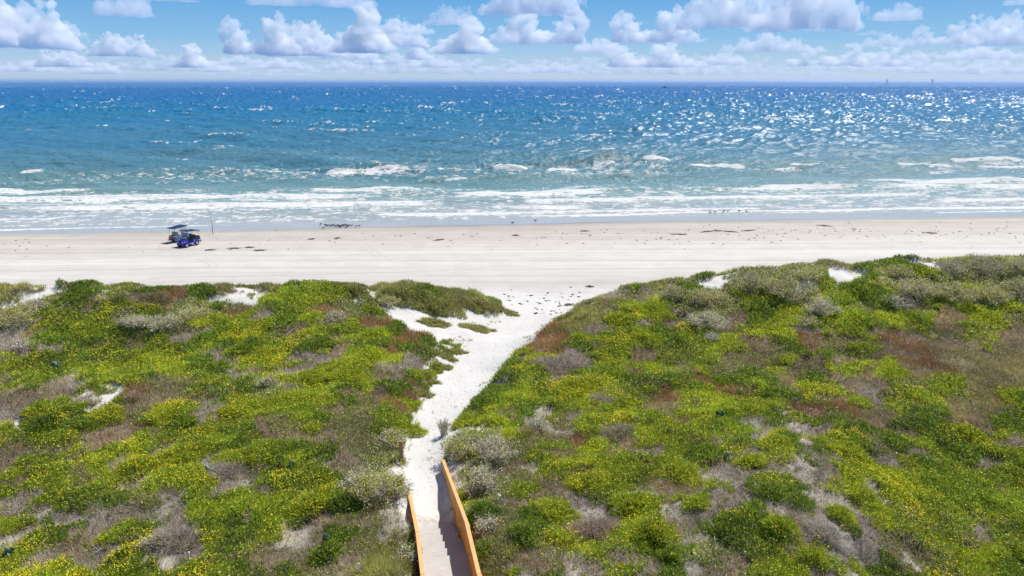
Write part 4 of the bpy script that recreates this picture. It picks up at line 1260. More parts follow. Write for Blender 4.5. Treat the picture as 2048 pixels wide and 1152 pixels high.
# folding chair at the buggy
M_maroon = simple('maroon_canvas', (.13, .02, .035), .8, noise=.2)
pc = on_ground(397, 485); ch = empty('folding_chair', (pc[0], pc[1], bz(pc[0], pc[1])), 1.9, 'dark maroon folding chair set up right beside the royal blue buggy', 'folding chair')
m = MB(); m.box((0, 0, .42), (.46, .48, .03), Euler((0, .08, 0)), bevel=.01); m.build('seat', M_maroon, ch)
m = MB(); m.box((-.24, 0, .70), (.03, .48, .46), Euler((0, -.22, 0)), bevel=.01); m.build('backrest', M_maroon, ch)
for sy in (-.25, .25):
    for a, b in (((.24, 0), (-.24, .55)), ((-.22, 0), (.22, .56))):
        m = MB(); m.tube([(a[0], sy, a[1]), (b[0], sy, b[1])], .014, 6); m.build('leg', M_steel, ch)
    m = MB(); m.box((0, sy, .585), (.44, .05, .02)); m.build('armrest', M_steel, ch)
# surf rod in its sand spike
pr_ = on_ground(426, 469); rd = empty('surf_rod', (pr_[0], pr_[1], bz(pr_[0], pr_[1])), 0, 'thin surf fishing rod standing upright in a dark sand spike by the water', 'fishing rod')
m = MB(); m.tube([(0, 0, -.1), (0, 0, .85)], .035, 10); m.build('sand_spike', M_steel, rd)
m = MB(); m.tube([(0, 0, .3), (0, 0, 1.3), (.02, 0, 2.3), (.06, .02, 3.3)], [.026, .018, .011, .005], 8); m.build('rod', M_steel, rd)
m = MB(); m.tube([(.03, 0, 1.06), (.12, 0, 1.06)], .055, 10); m.box((.17, 0, 1.08), (.05, .02, .10)); m.build('reel', M_black, rd)

# ------------------------------------------------------------------ birds at the water's edge
M_bird = simple('grey_plumage', (.06, .058, .056), .7, noise=.4, nscale=14)
m = MB()
m.ball((0, 0, .23), .11, 2, (1.55, .8, .82), Euler((0, -.18, 0)))
m.ball((.165, 0, .345), .055, 2, (1.1, .9, .95)); m.tube([(.10, 0, .27), (.15, 0, .33)], [.06, .045], 8)
m.tube([(.21, 0, .343), (.29, 0, .33)], [.014, .004], 6)
m.prism([(-.13, .20), (-.30, .205), (-.31, .225), (-.12, .25)], -.035, .035)
for sy in (-1, 1):
    m.ball((-.03, sy * .075, .235), .1, 2, (1.6, .22, .62), Euler((0, -.08, 0)))
    m.tube([(.01, sy * .035, .16), (.0, sy * .035, .08), (.012, sy * .035, .0)], .009, 5); m.tube([(.0, sy * .035, .006), (.05, sy * .045, .004)], .008, 5)
bird0 = m.build('shorebird', M_bird, smooth=True)
rb = random.Random(4)
flock = [(651 + k * 2.75 + rb.uniform(-.8, .8), 452.3 + rb.uniform(-1.6, 1.8)) for k in range(18)] + [(681, 455.5), (692, 456.2)]
single = [(641.5, 449.5, 'shorebird standing alone at the left end of the flock'), (646.5, 457.5, 'shorebird on dry sand below the left end of the flock'), (703.5, 452.0, 'shorebird at the right end of the tight flock, next to a gap'),
          (712, 453.6, 'left one of the two shorebirds apart to the right of the flock'), (718, 452.8, 'shorebird farthest right beyond the flock'),
          (1025, 447.5, 'lone dark shorebird at the water line near the picture centre'), (1071, 442.5, 'lone shorebird in the shallows right of the centre one'),
          (1420, 425.6, 'leftmost of the six shorebirds spread in the shallows on the right'), (1430.5, 424.2, 'second shorebird from the left of the six in the shallows'), (1447.6, 423.4, 'third shorebird of the six in the shallows, left of a close pair'),
          (1456, 423.1, 'fourth shorebird of the six in the shallows, right of a close pair'), (1478.6, 422.4, 'fifth shorebird of the six, seaward of the others'), (1492.8, 423.6, 'rightmost of the six shorebirds spread in the shallows')]
first = True
for (x, y_, lab) in [(a, b, None) for a, b in flock] + single:
    b_ = bird0 if first else bird0.copy()
    if not first: COL.objects.link(b_)
    first = False
    p = pix_z(x, y_, SEA_Z + .08); z = max(bz(p[0], p[1]), SEA_Z - .02)
    b_.location = (p[0], p[1], z - .005); b_.rotation_euler = (0, 0, rb.uniform(-.9, .9) + (0 if rb.random() < .5 else math.pi)); s = rb.uniform(.8, 1.0); b_.scale = (s, s, s)
    tag(b_, lab or 'dark shorebird in the tight flock on the wet sand right of the surf rod', 'bird', 'shorebirds at the water')

# ------------------------------------------------------------------ seaweed along the old tide lines
M_weed = simple('dried_seaweed', (.125, .085, .045), .9, noise=.45, nscale=9, bump=.4)


def weed_verts(L, w, h, r):
    """a low ragged heap of strands"""
    V = []; Fq = []
    n = int(26 + 26 * L)
    for k in range(n):
        x = float(np.clip(r.normal(0, L * .24), -L * .5, L * .5)); y_ = r.normal(0, w * .3); a = r.normal(0, .6); l = r.uniform(.12, .38); t = r.uniform(.02, .05)
        z = max(0.0, h * (1 - (x / (L * .6)) ** 2) * r.random()); dx, dy_ = math.cos(a) * l / 2, math.sin(a) * l / 2; nx, ny = -math.sin(a) * t, math.cos(a) * t
        i = len(V)
        V += [(x - dx, y_ - dy_, z), (x + nx, y_ + ny, z + .05), (x + dx, y_ + dy_, z + .008), (x - nx, y_ - ny, z + .045)]
        Fq.append((i, i + 1, i + 2, i + 3))
        V += [(x - dx, y_ - dy_, z - .02), (x + nx, y_ + ny, z + .01), (x + dx, y_ + dy_, z - .02), (x - nx, y_ - ny, z + .01)]
        Fq.append((i + 7, i + 6, i + 5, i + 4))
    return np.array(V), np.array(Fq)
rw_ = np.random.default_rng(31)
BIG = [(420, 500.5, 1.5, 'longest brown seaweed heap just right of the buggies'), (467, 497, 1.5, 'flat brown seaweed heap below and right of the surf rod'), (500, 495, 1.2, 'seaweed heap midway between the surf rod and the bird flock'),
       (520, 501, 1.4, 'seaweed clump lower than its neighbours left of the flock'), (623, 478.5, .9, 'dark seaweed clump below the left end of the bird flock'), (675, 477, .7, 'small dark seaweed clump right below the bird flock'),
       (1031, 471, .9, 'dark seaweed clump near the picture centre'), (877, 480.5, 1.4, 'seaweed heap on dry sand left of the picture centre'), (1170, 462.5, 1.2, 'seaweed heap topmost on the beach right of the centre'),
       (1415, 463.5, 2.2, 'longest seaweed wrack under the six shorebirds'), (1437, 462.2, 1.5, 'thick seaweed heap right of the longest wrack'), (1462, 463.8, 1.7, 'sprawling seaweed heap below the rightmost shorebirds'),
       (1497, 461.5, 2.2, 'slanting seaweed wrack right of the rightmost shorebird'), (1358, 469, 2.0, 'seaweed wrack left of the longest one on the right beach'), (1265, 572.5, 1.7, 'thin dark seaweed line on the sand beside the right dune'),
       (1180, 573.5, .7, 'seaweed bit in front of the mouth of the path'), (1137, 610.5, .8, 'small seaweed strip on white sand inside the path mouth'), (1650, 452, 2.0, 'long seaweed streak on the damp sand far right'), (1860, 466, 1.6, 'seaweed heap farthest right on the beach')]
for (x, y_, L, lab) in BIG:
    V, Fq = weed_verts(L, .45, .07, rw_); p = on_ground(x, y_)
    o = mesh_np('seaweed_heap', V, Fq, M_weed); o.location = tuple(p); o.rotation_euler = (0, 0, rw_.normal(.05, .25)); tag(o, lab, 'seaweed', 'heaps of seaweed on the sand')
V_, F_ = [], []; nv = 0
for k in range(330):
    lane = rw_.random()
    if lane < .72:
        x = rw_.uniform(-40, 2090) if rw_.random() < .35 else rw_.uniform(1050, 2060)
        y_ = 487 - .013 * x + rw_.normal(0, 9) + (6 if x < 700 else 0)
        if 330 < x < 405: continue
    elif lane < .74: x = rw_.uniform(840, 1320); y_ = 577.5 - .004 * (x - 900) + rw_.normal(0, 2.2)
    elif lane < .90: x = rw_.uniform(1000, 1180); y_ = rw_.uniform(585, 630)
    else: x = rw_.uniform(0, 2048); y_ = rw_.uniform(455, 500)
    if y_ < 470 - .018 * x: continue
    V, Fq = weed_verts(.06 + .34 * rw_.random() ** 2.2, .12, .025, rw_)
    q = rw_.choice(len(Fq) // 2, min(len(Fq) // 2, int(1 + 8 * rw_.random() ** 2)), replace=False)
    sel = np.concatenate([[2 * a, 2 * a + 1] for a in q]); V = V[np.concatenate([[a * 4, a * 4 + 1, a * 4 + 2, a * 4 + 3] for a in sel])]
    p = on_ground(x, y_) ; V_.append(V + p); F_.append(np.arange(len(V)).reshape(-1, 4) + nv); nv += len(V)
o = mesh_np('seaweed_litter', np.concatenate(V_), np.concatenate(F_), M_weed); tag(o, 'small brown flecks of dried seaweed strewn along the beach', 'seaweed litter', kind='stuff')

# ------------------------------------------------------------------ tyre marks pressed in the sand
M_track = simple('pressed_sand', (.495, .465, .43), .95, spec=.1, noise=.08, nscale=3)
def track(pts, w=.16, name='tyre_track', lab='faint curved tyre mark pressed into the pale beach sand'):
    P_ = [Vector((*on_ground(*p)[:2], 0)) for p in pts]; sm_ = []
    for i in range(len(P_) - 1):
        p0, p1, p2_, p3 = P_[max(i - 1, 0)], P_[i], P_[i + 1], P_[min(i + 2, len(P_) - 1)]
        for t in np.linspace(0, 1, 14, endpoint=False):
            sm_.append(.5 * ((2 * p1) + (p2_ - p0) * t + (2 * p0 - 5 * p1 + 4 * p2_ - p3) * t * t + (3 * p1 - p0 - 3 * p2_ + p3) * t ** 3))
    sm_.append(P_[-1]); V = []; Fq = []
    for i, p in enumerate(sm_):
        d = (sm_[min(i + 1, len(sm_) - 1)] - sm_[max(i - 1, 0)]); d.normalize(); n_ = Vector((-d.y, d.x, 0)); ww = w * (.55 + .8 * float(vnoise(i * .35, 3.3, 9)))
        for s in (-.5, .5):
            q = p + n_ * s * ww; V.append((q.x, q.y, float(ground(q.x, q.y)) + .012 if q.y < RY1 else bz(q.x, q.y) + .012))
        if i: Fq.append((2 * i - 2, 2 * i - 1, 2 * i + 1, 2 * i))
    o = mesh_np(name, np.array(V), np.array(Fq), M_track); tag(o, lab, 'tyre track', kind='structure'); return o
track([(388, 519), (415, 521.5), (432, 527), (431, 533), (405, 537), (330, 538.5), (150, 540), (-20, 545)])
track([(395, 523), (412, 526), (420, 530.5), (400, 534.5), (300, 536)])
track([(730, 490), (733, 497), (742, 506), (752, 513)]); track([(744, 490), (748, 497), (758, 506), (772, 514)])
track([(300, 556), (620, 549), (900, 541)], .16)

# ------------------------------------------------------------------ far out: boat and two gas platforms
M_hull = simple('dark_hull_paint', (.02, .03, .06), .5); M_plat = simple('painted_steel_blue', (.035, .07, .20), .6)
pb = pix_z(1329, 177.2, SEA_Z); bt = empty('fishing_boat', pb, 0.12, 'small dark fishing boat alone on the sea near the horizon', 'boat')
k = 1.45
m = MB(); m.prism([(-6.2 * k, .2), (-6 * k, 1.6 * k), (3.5 * k, 1.7 * k), (6.8 * k, 2.5 * k), (5.2 * k, .2)], -1.7 * k, 1.7 * k, bevel=.3); m.build('hull', M_hull, bt)
m = MB(); m.box((.4 * k, 0, 2.6 * k), (3.6 * k, 2.4 * k, 2.0 * k), bevel=.2); cab = m.build('cabin', M_hull, bt)
m = MB(); m.box((.4 * k, 0, 3.75 * k), (4.2 * k, 2.7 * k, .22 * k), bevel=.05); m.build('cabin_roof', M_hull, cab)
m = MB(); m.tube([(-.6 * k, 0, 3.8 * k), (-.8 * k, 0, 6.2 * k)], .12, 8); m.tube([(-.7 * k, -.8 * k, 5.2 * k), (-.7 * k, .8 * k, 5.2 * k)], .07, 6); m.build('mast', M_hull, bt)
m = MB(); m.tube([(-4.6 * k, 1.2 * k, 1.6 * k), (-6.8 * k, 2.6 * k, 4.6 * k)], .08, 6); m.tube([(-4.6 * k, -1.2 * k, 1.6 * k), (-6.8 * k, -2.6 * k, 4.6 * k)], .08, 6); m.build('outrigger', M_hull, bt)


def platform(px, label, flag):
    D = 4200.0; d = ray(px, 162); x = d[0] / d[1] * D; s = D / cp / FPX            # metres per pixel there
    root = empty('gas_platform', (x, D, SEA_Z), 0.3, label, 'gas platform')
    top = 7.0 * s
    m = MB()
    for sx in (-1, 1):
        for sy in (-1, 1): m.tube([(sx * 1.0 * s, sy * 1.0 * s, -1), (sx * .42 * s, sy * .42 * s, top)], .16 * s, 8)
    for z0, z1 in ((.3, 2.6), (2.6, 4.8), (4.8, 6.8)):
        f = lambda z: (1.0 - .58 * z / 7.0) * s
        for a in range(4):
            c0 = [(-1, -1), (1, -1), (1, 1), (-1, 1)][a]; c1 = [(-1, -1), (1, -1), (1, 1), (-1, 1)][(a + 1) % 4]
            m.tube([(c0[0] * f(z0), c0[1] * f(z0), z0 * s), (c1[0] * f(z1), c1[1] * f(z1), z1 * s)], .07 * s, 6)
            m.tube([(c0[0] * f(z1), c0[1] * f(z1), z1 * s), (c1[0] * f(z1), c1[1] * f(z1), z1 * s)], .07 * s, 6)
    m.build('jacket', M_plat, root)
    m = MB(); m.box((0, 0, .9 * s), (1.5 * s, 1.5 * s, .8 * s), bevel=.05 * s); m.build('boat_landing', M_plat, root)
    m = MB(); m.box((0, 0, top + .35 * s), (4.6 * s, 3.4 * s, .7 * s), bevel=.06 * s); dk = m.build('deck', M_plat, root)
    m = MB(); m.box((-.4 * s, .2 * s, top + 1.0 * s), (1.6 * s, 1.4 * s, .7 * s), bevel=.05 * s); m.build('deck_house', M_plat, dk)
    m = MB(); m.tube([(1.4 * s, 0, top + .6 * s), ((2.9 if flag else 1.6) * s, 0, top + (1.3 if flag else 2.0) * s)], .16 * s, 8); m.build('crane_boom', M_plat, root)
platform(1774, 'left gas platform on the horizon with its crane boom held out', True)
platform(1865, 'right gas platform on the horizon with an upright crane boom', False)
# ------------------------------------------------------------------ shrubs one can tell apart
RS = np.random.default_rng(71)
M_stem = leaf_mat('shrub_stems', 0, .85, .1)


def tubes3(segs, r0, r1, col, parent, name, mat):
    """three-sided twigs: segs (k,2,3)"""
    a = segs[:, 0]; b = segs[:, 1]; d = b - a; d /= np.linalg.norm(d, axis=1)[:, None] + 1e-9
    u = np.cross(d, RS.normal(0, 1, d.shape)); u /= np.linalg.norm(u, axis=1)[:, None]; w = np.cross(d, u); V = []
    k = len(a)
    for base_, rr_ in ((a, r0), (b, r1)):
        for q in range(3):
            t = 2 * math.pi * q / 3
            V.append(base_ + (u * math.cos(t) + w * math.sin(t)) * rr_)
    V = np.stack(V, 1).reshape(-1, 3); i = np.arange(k)[:, None] * 6
    Fq = np.concatenate([np.concatenate([i + q, i + (q + 1) % 3, i + 3 + (q + 1) % 3, i + 3 + q], 1) for q in range(3)])
    return mesh_np(name, V, Fq, mat, np.clip(np.repeat(col * np.exp(RS.normal(0, .18, (k, 1))), 6, axis=0), 0, 1), parent=parent)


def silver_shrub(px, py, wpx, hgt, label, mix=None, bare=0.0, group='pale silvery shrubs on the dunes'):
    """a pale many-stemmed shrub, wpx photograph pixels wide"""
    g = on_ground(px, py); dep = project(*g)[2]
    R = wpx / 2 / FPX * dep
    root = empty('silver_leaf_shrub', g, 0, label, 'shrub', group)
    nst = int(26 + 26 * R); mix = mix or {'silver': .46, 'olive': .22, 'ygreen': .14, 'green': .18}
    base_ = np.stack([RS.normal(0, R * .28, nst), RS.normal(0, R * .28, nst), np.full(nst, -.1)], 1)
    a = RS.uniform(0, 6.28, nst); rr_ = R * np.sqrt(RS.random(nst)) * 1.0
    tip = np.stack([np.cos(a) * rr_, np.sin(a) * rr_ * .9, hgt * (1 - .55 * (rr_ / R) ** 2) * RS.uniform(.6, 1.12, nst)], 1)
    mid = base_ * .45 + tip * .55 + RS.normal(0, .05, (nst, 3)); mid[:, 2] = tip[:, 2] * .5
    segs = np.concatenate([np.stack([base_, mid], 1), np.stack([mid, tip], 1)])
    nb = nst * 5; src_ = RS.integers(0, nst, nb); t = RS.uniform(.3, .95, nb)[:, None]
    st = mid[src_] * (1 - t) + tip[src_] * t; en = st + RS.normal(0, 1, (nb, 3)) * [.16, .16, .10] * (.6 + R * .4) + [0, 0, .09]
    tubes3(segs, .014, .009, np.array([.42, .37, .31]), root, 'stems', M_stem)
    tw = tubes3(np.stack([st, en], 1), .008, .005, np.array([.50, .45, .38]), root, 'twigs', M_stem)
    # leaves cluster along tips and twigs
    lod = max(1.0, dep / 24.0); nl = int(2600 * R ** 1.5 * (1 + hgt * .4) / lod ** 1.5 * (1 - bare))
    ends = np.concatenate([tip, en, st, en]); e = ends[RS.integers(0, len(ends), nl)]
    keep_ = vnoise(e[:, 0] * 2.2 + px, e[:, 1] * 2.2 + e[:, 2] * 2, 17) > .30; e = e[keep_]; nl = len(e)
    c = e + RS.normal(0, 1, (nl, 3)) * [.075, .075, .06]; c[:, 2] = np.maximum(c[:, 2], .03)
    d = RS.normal(0, 1, (nl, 3)); d[:, 2] *= .6; d /= np.linalg.norm(d, axis=1)[:, None]
    v, f = leaf_quads(c, d, RS.uniform(.05, .085, nl) * lod ** .6, RS.uniform(.028, .045, nl) * lod ** .6, RS, .4)
    mesh_np('leaves', v, f, M_green, np.repeat(pick_cols(mix, nl, RS, .2), 4, axis=0), parent=root)
    nf_ = int(nl * .05)
    if nf_ > 10:
        i = RS.integers(0, nl, nf_); v, f = flower_quads(c[i] + [0, 0, .03], np.full(nf_, .045) * lod ** .5, RS)
        tag(mesh_np('flower_heads', v, f, M_flower, np.repeat(pick_cols({'flower': .7, 'ygreen': .3}, nf_, RS, .15), 4, axis=0), parent=root), kind='stuff')
    return root
YEL = {'silver': .32, 'ygreen': .34, 'olive': .26, 'green': .08}
GRY = {'silver': .56, 'olive': .16, 'pale': .20, 'green': .08}
SHR = [
    (748, 1000, 130, 1.25, 'largest pale shrub, leaning over the left timber wall with yellowish leaves on its right', YEL, 0),
    (792, 1000, 62, .95, 'yellowish shrub between the largest pale shrub and the sandy path', YEL, 0),
    (715, 985, 70, .9, 'silvery shrub forming the left shoulder of the largest pale shrub', GRY, .1),
    (783, 893, 62, .75, 'pale feathery shrub by the wooden post at the path edge', YEL, .1),
    (815, 1128, 60, .5, 'small pale green shrub outside the bottom of the left timber wall', {'silver': .4, 'green': .35, 'olive': .25}, 0),
    (920, 915, 78, 1.0, 'green and yellow shrub where the right timber wall begins', {'ygreen': .3, 'green': .3, 'silver': .3, 'olive': .1}, 0),
    (985, 925, 95, 1.05, 'purplish grey twiggy shrub to the right of the path', {'silver': .34, 'purple': .34, 'pale': .22, 'olive': .10}, .15),
    (965, 985, 90, .9, 'silver shrub beside the middle of the right timber wall', GRY, .05),
    (888, 872, 30, .9, 'thin bare stemmed bush leaning over the right edge of the path', {'olive': .6, 'green': .4}, .72),
    (975, 1062, 50, .5, 'pale straw like spiky plant right of the lower right timber wall', GRY, .3),
    (1075, 862, 40, .6, 'small whitish twig bush among yellow flowers right of the path', GRY, .2),
    (32, 652, 96, 1.35, 'pale shrub cut off by the left edge below a white sand patch', YEL, 0),
    (70, 622, 50, .8, 'smaller pale shrub on the sand patch beside the left edge shrub', GRY, .1),
    (40, 700, 60, .7, 'bare whitish twig bush below the left edge shrub', {'pale': .7, 'silver': .3}, .6),
    (272, 652, 70, .7, 'left part of the silvery thicket across the left dune', GRY, .1),
    (325, 655, 80, .75, 'middle of the silvery thicket across the left dune', GRY, .15),
    (385, 640, 75, .75, 'right part of the silvery thicket across the left dune', YEL, .05),
    (776, 612, 46, .85, 'pale green shrub next to the white sand patch on the left crest', YEL, 0),
    (540, 775, 42, .6, 'small whitish flowering bush in the hollow left of the path', YEL, .1),
    (670, 640, 46, .5, 'pale leafy bush on the back of the left dune', GRY, 0),
    (204, 606, 30, .5, 'small pale bush below the left crest beside a brown bush', YEL, 0),
    (1498, 582, 78, 1.45, 'tall dark twiggy bush standing up on the right crest left of centre', {'olive': .4, 'purple': .25, 'silver': .2, 'green': .15}, .15),
    (1422, 610, 100, 1.15, 'yellow flecked shrub below the small sand patch on the right dune', YEL, 0),
    (1415, 655, 88, 1.0, 'silvery shrub running down the right dune under the yellow flecked one', GRY, 0),
    (1350, 596, 62, .8, 'olive shrub on the shoulder of the right dune', {'olive': .5, 'silver': .25, 'green': .25}, 0),
    (1424, 684, 32, .55, 'small white bare twig bush below the silvery right hand shrub', {'pale': .8, 'silver': .2}, .5),
    (1585, 600, 95, 1.5, 'broad dark shrub with bluish shadow put into its leaf colour left of the large sand patch', {'silver': .34, 'dark': .26, 'olive': .26, 'ygreen': .14}, 0),  # dark leaves carry its bluish shadow as colour
    (1640, 628, 78, 1.0, 'silver shrub spilling below the large sand patch', GRY, 0),
    (1545, 585, 60, 1.0, 'pale shrub between the tall twiggy bush and the broad dark shrub', YEL, 0),
    (1620, 562, 62, .9, 'yellow green shrub on the crest just left of the large sand patch', YEL, 0),
    (1612, 650, 44, .6, 'pale bush with yellow bits under the broad dark shrub', YEL, .1),
    (1830, 588, 95, 1.0, 'straw coloured shrub right of the big dark green mound', {'olive': .4, 'silver': .3, 'ygreen': .2, 'pale': .1}, .1),
    (1795, 612, 70, .7, 'grey bare twig thicket under the straw coloured shrub', {'pale': .5, 'purple': .3, 'silver': .2}, .4),
    (1905, 600, 100, 1.1, 'grey green shrub with shaded foot on the right crest slope', {'olive': .35, 'silver': .3, 'dark': .15, 'ygreen': .2}, 0),
    (1975, 605, 95, 1.1, 'yellowish shrub on the slope near the right edge', YEL, 0),
    (2035, 590, 80, 1.2, 'dark green shrub cut off by the right edge', {'green': .4, 'olive': .3, 'silver': .3}, 0),
    (1900, 548, 70, 1.0, 'brown twiggy shrub along the right skyline near the small sand patch', {'olive': .3, 'purple': .3, 'silver': .4}, .15),
    (1965, 545, 100, 1.15, 'wide brownish shrub on the right skyline', {'olive': .4, 'purple': .2, 'silver': .2, 'green': .2}, .1),
    (2040, 545, 60, 1.0, 'last olive shrub on the skyline at the right edge', {'olive': .6, 'silver': .2, 'green': .2}, .1),
    (1800, 556, 56, .8, 'olive and yellow shrub on the crest left of the small sand patch', {'olive': .5, 'ygreen': .25, 'silver': .25}, 0),
]
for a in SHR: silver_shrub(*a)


def mound(px, py, wpx, hgt, pal, nflow, label, cat='flowering bush', name='flowering_mound', group='green mounds that stand out on the dunes', asp=.85, thin=False, grow=1.0):
    """a cushion of upright shoots"""
    g = on_ground(px, py); dep = project(*g)[2]; R = wpx / 2 / FPX * dep; lod = max(1.0, dep / 21.0)
    root = empty(name, g - np.array([0, 0, .04]), RS.uniform(-.3, .3), label, cat, group)
    k = int(4200 * R * R * asp / lod ** 1.5 + 500)
    u = np.sqrt(RS.random(k)) * .99; a = RS.uniform(0, 6.28, k)
    rag = .62 + .76 * vnoise(np.cos(a) * 1.9 + px * .37, np.sin(a) * 1.9 + py * .37, 29)
    lump = .80 + .4 * vnoise(np.cos(a) * u * 2.6 + px, np.sin(a) * u * 2.6 + py, 23)
    x = np.cos(a) * u * R * rag; y_ = np.sin(a) * u * R * asp * rag; hgt_ = hgt * .74; z = hgt_ * np.sqrt(np.maximum(0, 1 - u ** 2.2)) * lump
    gx_ = np.array(root.location)[:2]; ca_, sa_ = math.cos(root.rotation_euler.z), math.sin(root.rotation_euler.z); gz = ground(gx_[0] + x * ca_ - y_ * sa_, gx_[1] + x * sa_ + y_ * ca_) - g[2]
    P_ = np.stack([x, y_, np.maximum(z, 0) * RS.uniform(.55, 1.0, k) + gz], 1)
    n_ = np.stack([x / R * 1.0, y_ / R * 1.0, .55 + .6 * (1 - u)], 1); n_ /= np.linalg.norm(n_, axis=1)[:, None]
    d = frames(n_, .32 if not thin else .7, RS)
    L = RS.uniform(.14, .28, k) * lod ** .35 * grow; w = (.026 if not thin else .012) * lod ** .85 * RS.uniform(.7, 1.3, k)
    if not thin:
        lf = RS.random(k) < .22
        rd_ = RS.normal(0, 1, (k, 3)); rd_[:, 2] = np.abs(rd_[:, 2]) * .6; rd_ /= np.linalg.norm(rd_, axis=1)[:, None]
        d = np.where(lf[:, None], rd_, d); L = np.where(lf, RS.uniform(.05, .09, k) * lod ** .7, L); w = np.where(lf, w * 1.7, w)
        P_ = P_ + np.where(lf[:, None], n_ * RS.uniform(0, .14, k)[:, None], 0)
    v, f = blade_tris(P_ - d * .05, d, L, w, RS)
    cl = pick_cols(pal, k, RS, .2)
    mesh_np('foliage', v, f, M_dry if thin else M_green, np.repeat(cl, 3, axis=0), parent=root)
    ns = 24; sa = RS.uniform(0, 6.28, ns); sr = np.sqrt(RS.random(ns)) * R * .6
    s0 = np.stack([np.cos(sa) * sr * .4, np.sin(sa) * sr * .4, np.full(ns, -.05)], 1); s1 = np.stack([np.cos(sa) * sr, np.sin(sa) * sr * asp, np.full(ns, hgt * .75)], 1)
    tubes3(np.stack([s0, s1], 1), .010, .005, np.array([.22, .17, .10]), root, 'stems', M_stem)
    if nflow:
        m_ = int(nflow * 1.05 * R * R * 3.1 * asp / lod ** .9); i = RS.integers(0, k, m_); i = i[(u[i] < .93) & (RS.random(m_) < np.clip((vnoise(x[i] * 2 + px, y_[i] * 2, 5) - .2) * 2.2, .1, 1))]; m_ = len(i)
        v, f = flower_quads(P_[i] + d[i] * (L[i] * .9)[:, None], RS.uniform(.028, .050, m_) * lod ** .5, RS)
        tag(mesh_np('flowers', v, f, M_flower, np.repeat(pick_cols({'flower': .68, 'ygreen': .20, 'orange': .12}, m_, RS, .12), 4, axis=0), parent=root), kind='stuff')
    return root
LI = {'lime': .66, 'ygreen': .2, 'green': .14}; GR = {'green': .58, 'dark': .2, 'lime': .22}; YL = {'lime': .45, 'ygreen': .3, 'green': .25}; DK = {'dark': .4, 'green': .6}
